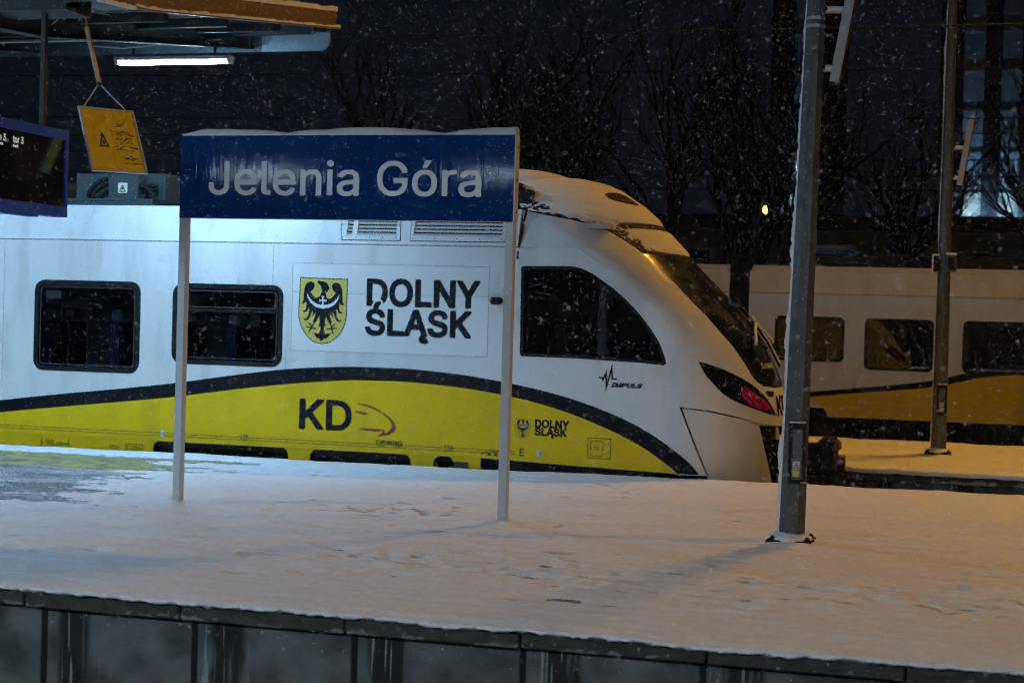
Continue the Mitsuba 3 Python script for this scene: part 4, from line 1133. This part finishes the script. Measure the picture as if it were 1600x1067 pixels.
for i in range(16):
    a = np.array([-7.46 + r.normal(0, 0.05), 12.45 + r.normal(0, 0.05), 4.10 + r.normal(0, 0.02)])
    d = np.array([r.normal(0.02, 0.11), r.normal(0, 0.08), -abs(r.normal(0.05, 0.05))])
    tw_.append(tube([a, a + d * 0.6 + [0, 0, 0.012], a + d], 0.005, 5))
add('rope_ends', cat(tw_), 'm_strap', cn)


def tube_lamp(x, y, z, L, power, col, label, group=None, weight=1.0, broad=1.0):
    lp = thing('fluorescent_lamp', label, 'lamp', group)
    add('housing', rbx(x - L / 2, x + L / 2, y - 0.055 * broad, y + 0.055 * broad, z + 0.028, z + 0.07, 0.008), 'm_lamp_body', lp)
    a = np.linspace(math.pi, 2 * math.pi, 9)
    sec = np.stack([0.05 * broad * np.cos(a), 0.044 * np.sin(a) + 0.026], 1)
    P = np.array([[(x + s * (L / 2 - 0.05), y + b, z + c) for b, c in sec] for s in (-1, 1)])
    m = grid_mesh(P)
    if m.face_normals[:, 2].mean() > 0:
        m.invert()
    k = add('diffuser', m, 'm_lamp_body', lp)
    scene[k]['emitter'] = emit(col * power, weight)
    for s in (-1, 1):
        P = trimesh.creation.capsule(0.02, 0.038, count=[10, 10], transform=trimesh.transformations.rotation_matrix(math.pi / 2, (0, 1, 0)))
        add('end_cap', rbx(x + s * (L / 2 - 0.026) - 0.024, x + s * (L / 2 - 0.026) + 0.024, y - 0.05 * broad, y + 0.05 * broad, z - 0.014, z + 0.028, 0.012), 'm_lamp_body', lp)
    for s in (-1, 1):
        add('hanger', bx(x + s * L * 0.35 - 0.01, x + s * L * 0.35 + 0.01, y - 0.01, y + 0.01, z + 0.07, z + 0.42 if y < 5 else float(RZ(y)) + 0.01), 'm_canopy_steel', lp)
    return lp


tube_lamp(-8.445, 16.0, 4.215, 1.37, TUBE, COLD, 'glowing fluorescent lamp under the canopy, above the train', weight=4.0)
for x in (-13.2,):
    tube_lamp(x, 16.0, 4.215, 1.37, TUBE, COLD, 'fluorescent lamp further left under the canopy', 'fluorescent lamps out of the frame', weight=1.0)
tube_lamp(-12.4, 9.2, 4.20, 1.37, WING, COLD, 'fluorescent lamp under the near wing of the canopy', weight=1.2)

# display that hangs across the platform
ds = thing('departure_display', 'blue framed departure display hanging at the left edge', 'display')
DX = -7.46
R_ = np.array([[0, 0, 1, DX], [1, 0, 0, 0], [0, 1, 0, 0], [0, 0, 0, 1.0]])


def on_display(g, x0, x1):
    """polygon in (y, z) -> plate facing +x"""
    ms = []
    for p in polys(g):
        m = trimesh.creation.extrude_polygon(p, x1 - x0, engine='earcut')
        v = np.array(m.vertices)
        m.vertices = np.stack([x0 + v[:, 2], v[:, 0], v[:, 1]], 1)
        ms.append(m)
    return cat(ms)


o = sbox(9.9, 2.348, 12.335, 3.065)
scr = sbox(9.96, 2.432, 12.295, 2.985)
add('frame', on_display(o.difference(scr), DX - 0.14, DX), 'm_display_blue', ds)
add('screen', on_display(scr, DX - 0.10, DX - 0.012), 'm_gloss_black', ds)
add('back', on_display(o.buffer(-0.01), DX - 0.15, DX - 0.12), 'm_display_blue', ds)
add('lower_box', on_display(sbox(9.9, 2.325, 11.93, 2.347), DX - 0.12, DX - 0.02), 'm_display_blue', ds)
for tx_, h_, y_, z_, w_ in (('tor 3', 0.052, 11.525, 2.889, 0.15), ('peron 3', 0.052, 11.19, 2.889, 0.235), ('track', 0.024, 11.527, 2.852, 0.075), ('platform', 0.024, 11.27, 2.852, 0.12)):
    k = add('display_text', on_display(shift(lettering(tx_, h_, bold=True, width=w_), y_, z_), DX - 0.010, DX - 0.008), 'm_label_white', ds)
    scene[k]['emitter'] = emit((0.26, 0.29, 0.32), 0.02)
add('hanger', bx(DX - 0.08, DX - 0.04, 12.0, 12.045, 3.065, 4.0), 'm_canopy_steel', ds)

# yellow warning board on a strap
wb = thing('warning_board', 'yellow warning board hanging askew on a strap from the canopy', 'sign')
TL, TR, BL = np.array([-7.41, 12.38, 3.283]), np.array([-7.178, 12.888, 3.301]), np.array([-7.218, 12.312, 2.738])
e1 = TR - TL
wW = np.linalg.norm(e1)
e1 /= wW
e2 = TL - BL
e2 -= e1 * (e1 @ e2)
wH = np.linalg.norm(e2)
e2 /= wH
e3 = np.cross(e1, e2)
if e3 @ (EYE - TL) < 0:
    e3 = -e3


def on_board(g, z0, z1):
    """(u, v) from the lower left corner, z towards the viewer"""
    ms = []
    for p in polys(g):
        m = trimesh.creation.extrude_polygon(p, z1 - z0, engine='earcut')
        v = np.array(m.vertices)
        m.vertices = BL + v[:, :1] * e1 + v[:, 1:2] * e2 + (z0 + v[:, 2:3]) * e3
        ms.append(m)
    return cat(ms)


full = sbox(0, 0, wW, wH)
add('panel', on_board(full.buffer(-0.004), -0.006, 0), 'm_warning_yellow', wb)
add('frame', on_board(full.difference(full.buffer(-0.012)), -0.016, 0.008), 'm_post_paint', wb)
pl = sbox(wW * 0.20, wH * 0.36, wW * 0.42, wH * 0.66)
add('pictogram', on_board(pl, 0.0005, 0.0025), 'm_warning_yellow', wb)
tri = Polygon([(wW * 0.225, wH * 0.385), (wW * 0.40, wH * 0.385), (wW * 0.315, wH * 0.62)])
r = np.random.default_rng(5)
blt = unary_union([tri.difference(tri.buffer(-0.010))] + [Point(wW * 0.315 + r.normal(0, 0.014), wH * (0.42 + 0.14 * r.random())).buffer(0.007) for _ in range(12)])
add('hazard_mark', on_board(blt, 0.003, 0.005), 'm_dark', wb)
dash = []
for row_, (a, b, v) in enumerate(((0.62, 0.74, 0.76), (0.60, 0.74, 0.72), (0.48, 0.86, 0.64), (0.55, 0.90, 0.60), (0.55, 0.86, 0.52), (0.62, 0.82, 0.47), (0.48, 0.93, 0.40), (0.52, 0.92, 0.36), (0.62, 0.86, 0.24), (0.64, 0.84, 0.21), (0.64, 0.92, 0.15))):
    u = a
    while u < b:
        L = r.uniform(0.012, 0.045)
        s = r.normal(0, 0.006)
        dash.append(bar(((u) * wW, v * wH + s), ((u + L) * wW, v * wH + s + r.normal(0, 0.006)), r.uniform(0.0012, 0.0034)))
        u += L + r.uniform(0.005, 0.02)
add('worn_print', on_board(unary_union(dash).intersection(full.buffer(-0.02)), 0.002, 0.004), 'm_dark', wb, label='worn black lines of print', kind='stuff')
TOPP, MIDP = np.array([-7.478, 12.60, 3.98]), np.array([-7.345, 12.60, 3.502])
q = np.cross(MIDP - TOPP, [0.3, -1, 0])
q /= np.linalg.norm(q)
add('strap', cat([tube([np.array([-7.495, 12.6, 4.10]), TOPP], 0.011, 6), tube([TOPP, MIDP], 0.022, 4)]), 'm_strap', wb)
add('cord', tube([MIDP, BL + e1 * wW * 0.10 + e2 * (wH)], 0.007, 6), 'm_post_paint', wb)
add('cord', tube([MIDP, BL + e1 * wW * 0.86 + e2 * (wH)], 0.006, 6), 'm_post_paint', wb)
add('knot', trimesh.creation.icosphere(2, 0.02).apply_translation(MIDP), 'm_dark', wb)

# ------------------------------------------------------------------ wires
for y, z, lab in ((18.67, 4.915, 'contact wire strung over the first track'), (27.2, 4.72, 'contact wire over the second track'), (34.9, 4.72, 'contact wire over the second train'), (27.2, 5.75, 'upper catenary wire over the second track'), (34.9, 5.9, 'upper catenary wire over the second train'), (39.4, 4.8, 'contact wire over the furthest track'), (39.4, 5.5, 'upper catenary wire over the furthest track')):
    xs = np.linspace(-40, 40, 41)
    add('overhead_wire', tube(np.stack([xs, xs * 0 + y, z + 0.0004 * (xs + 2) ** 2 * (0.2 if z < 5 else 1)], 1), 0.011, 5), 'm_dark', label=lab, cat='wire')

# ------------------------------------------------------------------ background
hill = thing('embankment', 'dark bank and street behind the far tracks', kind='structure')
X, V = np.meshgrid(np.linspace(-110, 110, 90), np.linspace(0, 1, 60), indexing='ij')
Y = 42 + 118 * V
Z = np.interp(Y, [42, 46.5, 49, 160], [-0.98, 2.0, 2.35, 2.5]) + 0.25 * (meshkit.fbm(np.stack([X * 0.4, Y * 0.4, 0 * X], -1), 3, 8) - 0.5) * (Y < 48)
add('earth', grid_mesh(np.stack([X, Y, Z], -1)), 'm_bush', hill, smooth=True)


def tree(x, y, z0, hgt, seed, spread=0.42, label='', n0=3):
    r = np.random.default_rng(seed)
    tk = thing('bare_tree', label, 'tree', 'bare trees beyond the far tracks')
    trunk, twigs = [], []

    def grow(p, d, L, rad, lev):
        k = 4
        pts = [p]
        for i in range(k):
            d = d + r.normal(0, 0.10, 3)
            d[2] += 0.05
            d /= np.linalg.norm(d)
            pts.append(pts[-1] + d * L / k)
        rr = np.linspace(rad, rad * 0.62, k + 1)
        (trunk if lev < 2 else twigs).append(tube(pts, rr, 6 if lev < 2 else 3, caps=False))
        if lev >= 5 or rad < 0.004:
            return
        for i in range(3 if lev else n0 + 1):
            a = r.uniform(0, 2 * np.pi)
            t = r.uniform(0.35, 1.0) if i else 1.0
            q = pts[min(int(t * k), k)]
            s = r.uniform(0.3, spread + 0.25)
            nd = d + s * np.array([np.cos(a), np.sin(a), 0.25])
            nd /= np.linalg.norm(nd)
            grow(q, nd, L * r.uniform(0.62, 0.85), rad * r.uniform(0.48, 0.66), lev + 1)

    grow(np.array([x, y, z0]), np.array([r.normal(0, 0.06), r.normal(0, 0.06), 1.0]), hgt * 0.33, hgt * 0.016 + 0.03, 0)
    add('trunk', cat(trunk), 'm_bark', tk, smooth=True)
    add('crown', cat(twigs), 'm_bark', tk, kind='stuff')


for i, (x, y, h, lab) in enumerate(((-18, 47, 9, "leftmost bare tree, its upper branches beside the canopy's corner"), (-15.2, 50, 10, "thin bare tree left of the station sign's middle, behind it"), (-12.6, 47, 9.5, "bare tree whose crown rises over the right end of the station sign"), (-10.9, 49, 9, "bare tree just right of the station sign, above the cab roof"), (-9.0, 47.5, 10, "dense bare tree above the windshield of the first train"), (-7.9, 50, 8.5, "bare tree right of the dense one, above the train nose"), (-6.55, 47.8, 10, "bare tree with twin trunks left of the orange street lamp"), (-5.9, 49, 9, "bare tree directly at the orange street lamp"), (-3.0, 48.5, 7.6, "bare tree midway between the two lamp posts"), (-2.55, 49.5, 6.8, "smaller bare tree close to the slim lamp post, on its left"), (0.6, 48.5, 8.0, "bare tree between the slim lamp post and the bright bays"), (2.2, 50, 8.5, "rightmost bare tree at the photo's right edge"), (-14.0, 53, 10, "further bare tree behind the station sign's right half"), (-8.4, 54, 10, "further bare tree behind the train nose, deep in the row"))):
    tree(x, y, 2.0, h, 100 + i, label=lab)
r = np.random.default_rng(9)
bs = []
for i in range(900):
    p = np.array([r.uniform(-24, 6), r.uniform(45.5, 48.0), 1.4])
    bs.append(tube([p, p + [r.normal(0, 0.3), r.normal(0, 0.2), r.uniform(0.6, 1.9)]], [0.02, 0.004], 3, caps=False))
add('undergrowth', cat(bs), 'm_bush', label='tangle of bare shrubs along the bank', kind='stuff')

# low building
lbk = thing('low_building', 'low yellowish building with small dark windows behind the trees', 'building')
wall = sbox(-22, 2.0, 10, 5.6)
wx = [(-20 + 2.4 * i) for i in range(12)]
ho = unary_union([sbox(x, 3.4, x + 1.25, 4.75) for x in wx])
add('wall', prism_xz(wall.difference(ho), 70.0, 70.3), 'm_low_wall', lbk)
add('roof', cat([bx(-22.4, 10.4, 69.6, 78, 5.6, 5.95), prism_xz(sbox(-22, 5.95, 10, 6.3), 71, 77)]), 'm_roof_dark', lbk)
for x in wx:
    wk = add('window', prism_xz(sbox(x, 3.4, x + 1.25, 4.75).difference(sbox(x + 0.08, 3.48, x + 1.17, 4.67)), 70.05, 70.15), 'm_low_wall', lbk)
    add('pane', bx(x + 0.08, x + 1.17, 70.10, 70.13, 3.48, 4.67), 'm_gloss_black', wk)
    add('sill', bx(x - 0.08, x + 1.33, 69.86, 70.0, 3.28, 3.38), 'm_facade_panel', wk)

# tall building with uplit bays
tb = thing('office_building', 'tall dark building with blue lit facade bays at the right', 'building')
FZ0, FZ1, FY = 2.3, 21.0, 85.0
tb2 = thing('office_building', 'narrow dark tower with one blue lit bay, half hidden by the nearest lamp post', 'building')


def facade(holder, x0, x1, bays, lit):
    add('core', bx(x0, x1, FY + 0.6, FY + 14, FZ0, FZ1), 'm_facade', holder)
    edges = [x0] + [e for b in bays for e in b] + [x1]
    for i in range(0, len(edges), 2):
        add('pier', bx(edges[i], edges[i + 1], FY - 0.35, FY + 0.6, FZ0, FZ1), 'm_facade_pier', holder)
    for i, (a, b) in enumerate(bays):
        bk = add('bay', bx(a, b, FY + 0.5, FY + 0.598, 6.9, FZ1), 'm_facade_panel', holder)
        add('bay_base', bx(a, b, FY - 1.30, FY + 0.6, FZ0, 6.9), 'm_facade_pier', holder)
        for z in (8.4, 10.385, 12.463, 14.413, 16.395, 18.4):
            add('ledge', bx(a, b, FY + 0.42, FY + 0.5, z - 0.04, z + 0.04), 'm_facade_panel', bk)
        if i in lit:
            u = thing('uplight', lit[i], 'lamp')
            add('housing', bx(a + 0.15, b - 0.15, FY - 0.65, FY - 0.35, 6.902, 7.0), 'm_dark', u)
            m = flat_xy(sbox(a + 0.2, FY - 0.6, b - 0.2, FY - 0.4), 7.003)
            k = add('lens', m, 'm_lamp_body', u)
            scene[k]['emitter'] = emit(np.array([0.30, 0.60, 1.0]) * 340, 0.5)


facade(tb, -2.9, 14, [(-1.76, -0.78), (0.05, 0.97), (1.9, 2.9), (3.9, 4.9)], {0: 'cold uplight at the foot of the left bright bay', 1: 'cold uplight at the foot of the right bright bay'})
facade(tb2, -11.2, -8.6, [(-10.1, -9.25)], {0: 'cold uplight at the foot of the bay behind the nearest lamp post'})

# street lamps and cars
sl_ = thing('street_lamp', 'small orange street lamp glowing beyond the trees', 'street lamp')
add('pole', tube([(-7.93, 60.3, 2.3), (-7.93, 60.3, 5.8), (-7.93, 60.0, 5.9)], 0.05), 'm_dark', sl_)
add('hood', bx(-8.12, -7.74, 59.8, 60.2, 5.90, 5.98), 'm_dark', sl_)
k = add('lamp', trimesh.creation.icosphere(2, 0.15).apply_translation((-7.93, 60.0, 5.74)), 'm_lamp_body', sl_)
scene[k]['emitter'] = emit(np.array([1.0, 0.42, 0.05]) * 14, 0.4)
wl_ = thing('wall_lamp', 'tiny white lamp beside the nearest lamp post, far behind', 'lamp')
add('bracket', bx(-9.2, -9.14, 80.0, 84.6, 9.2, 9.26), 'm_dark', wl_)
k = add('lamp', trimesh.creation.icosphere(2, 0.10).apply_translation((-9.17, 80.0, 9.12)), 'm_lamp_body', wl_)
scene[k]['emitter'] = emit(np.array([0.7, 0.88, 1.0]) * 40, 0.05)


def car(x, y, z, L, label, snowy):
    ck = thing('parked_car', label, 'car')
    prof = Polygon([(0, .25), (0, .75), (.12, .92), (.9, 1.0), (1.5, 1.45), (3.0, 1.50), (3.75, 1.05), (4.2, .95), (4.3, .7), (4.3, .25)])
    m = aff.scale(prof, L / 4.3, 1, origin=(0, 0))
    add('body', prism_xz(shift(m, x, z), y, y + 1.7), 'm_car_paint', ck)
    gl = aff.scale(Polygon([(1.12, 1.05), (1.6, 1.40), (2.95, 1.44), (3.5, 1.08)]), L / 4.3, 1, origin=(0, 0))
    add('side_window', prism_xz(shift(gl, x, z), y - 0.01, y + 0.01), 'm_gloss_black', ck)
    for wx_ in (0.85, 3.4):
        add('wheel', trimesh.creation.cylinder(0.31, 0.2, sections=20, transform=trimesh.transformations.rotation_matrix(math.pi / 2, (1, 0, 0))).apply_translation((x + wx_ * L / 4.3, y + 0.1, z + 0.31)), 'm_rubber', ck)
    if snowy:
        sn = aff.scale(Polygon([(1.45, 1.44), (3.05, 1.50), (3.5, 1.26), (3.4, 1.34), (3.0, 1.57), (1.6, 1.53)]), L / 4.3, 1, origin=(0, 0))
        add('roof_snow', prism_xz(shift(sn, x, z), y - 0.01, y + 1.72), 'm_snow', ck)


car(-7.0, 50.5, 2.5, 4.1, 'dark snow dusted car parked beyond the far train, between the two lamp posts', True)
car(-1.6, 50.5, 2.3, 4.2, 'dark low car parked beyond the far train, right of the slim lamp post', False)

# ------------------------------------------------------------------ lamps outside the frame
ms = thing('light_mast', 'tall floodlight mast in the yard, outside the frame', 'light mast')
add('pole', tube([(2.1, 27.6, -0.98), (2.1, 27.6, 13.3)], [0.16, 0.09], 12), 'm_galvanised', ms)
add('arm', tube([(2.1, 27.6, 13.2), (2.1, 26.6, 13.6)], 0.05), 'm_galvanised', ms)
add('head', bx(0.8, 3.4, 26.42, 26.9, 13.5, 13.8), 'm_dark', ms)
m = flat_xy(sbox(-1.2, -0.25, 1.2, 0.25), 0)
m.invert()
m.apply_transform(trimesh.transformations.rotation_matrix(-0.66, (1, 0, 0))).apply_translation((2.1, 26.2, 13.5))
k = add('lamp', m, 'm_lamp_body', ms)
scene[k]['emitter'] = emit(SODIUM * MAST, 4.0)
pl_ = thing('lamp_post', 'lit sodium lamp post further along the sign platform, outside the frame', 'lamp post')
add('pole', tube([(5.2, 15.9, -0.05), (5.2, 15.9, 7.9)], [0.10, 0.06], 10), 'm_galvanised', pl_)
add('arm', tube([(5.2, 15.9, 7.8), (5.2, 15.1, 8.0)], 0.04), 'm_galvanised', pl_)
add('hood', bx(5.0, 5.4, 14.6, 15.2, 7.96, 8.06), 'm_dark', pl_)
k = add('lamp', trimesh.creation.box((0.3, 0.5, 0.03)).apply_translation((5.2, 14.9, 7.93)), 'm_lamp_body', pl_)
scene[k]['emitter'] = emit(SODIUM * SIDE_POST, 4.0)
pl_ = thing('lamp_post', 'lit lamp post on the near platform, outside the frame', 'lamp post')
add('pole', tube([(4.6, -4.0, -0.05), (4.6, -4.0, 6.8)], [0.10, 0.06], 10), 'm_galvanised', pl_)
add('arm', tube([(4.6, -4.0, 6.7), (4.6, -3.2, 6.9)], 0.04), 'm_galvanised', pl_)
add('hood', bx(4.4, 4.8, -3.5, -2.9, 6.87, 6.97), 'm_dark', pl_)
k = add('lamp', trimesh.creation.box((0.3, 0.5, 0.03)).apply_translation((4.6, -3.2, 6.83)), 'm_lamp_body', pl_)
scene[k]['emitter'] = emit(WARM * NEAR_POST, 2.5)
cn2 = thing('canopy', 'canopy over the near platform, outside the frame', 'canopy')
add('roof_sheet', bx(-24, 2.0, -6.0, -0.2, 4.55, 4.60), 'm_canopy_sheet', cn2)
for x in (-9.0, -15.0, -21.0):
    add('column', bx(x - 0.1, x + 0.1, -4.6, -4.4, -0.02, 4.55), 'm_canopy_steel', cn2)
for x, o_, f_ in ((0.8, 'first', 0.7), (-3.7, 'second', 0.8), (-8.2, 'third', 0.8), (-12.7, 'fourth', 1.3), (-17.2, 'fifth', 3.6)):
    tube_lamp(x, -2.6, 4.08, 1.37, NEAR_TUBE * f_, COOL, o_ + ' fluorescent lamp from the right under the near canopy', 'fluorescent lamps over the near platform', weight=0.8, broad=3.0)

# ------------------------------------------------------------------ falling snow
r = np.random.default_rng(77)
N = 400000
yy = 4.0 + 36 * r.random(N * 3) ** 0.55
xx = r.uniform(-0.66, 0.16, N * 3) * yy + r.uniform(-0.6, 0.6, N * 3)
zz = 1.62 + r.uniform(-0.22, 0.27, N * 3) * yy
ok = (zz > 0.02)
ok &= ~((xx < CX) & (yy > 7.6) & (yy < 17) & (r.random(len(xx)) > 0.35))
ok &= ~((yy > 17.2) & (yy < 20.1) & (xx < -2.1) & (zz < 3.3))
ok &= ~((yy > Y2) & (yy < Y2 + 3) & (zz < 2.9))
c = np.stack([xx, yy, zz], 1)[ok][:N]
size = 0.0010 + 0.0022 * r.random(len(c)) ** 3
oc = np.array([[1, 1, 1], [1, -1, -1], [-1, 1, -1], [-1, -1, 1.0]]) * 0.8
of = np.array([[0, 1, 2], [0, 3, 1], [0, 2, 3], [1, 3, 2]])
A = r.normal(size=(len(c), 3, 3))
Q, _ = np.linalg.qr(A)
st = size[:, None, None] * np.array([1.0, 0.8, 1.25])[None, None, :]
V = c[:, None] + np.einsum('ki,nij->nkj', oc, Q) * st
F = (of[None] + (np.arange(len(c)) * 4)[:, None, None]).reshape(-1, 3)
add('falling_snow', trimesh.Trimesh(V.reshape(-1, 3), F, process=False), 'm_flake', label='snowflakes falling through the lamplight', kind='stuff')
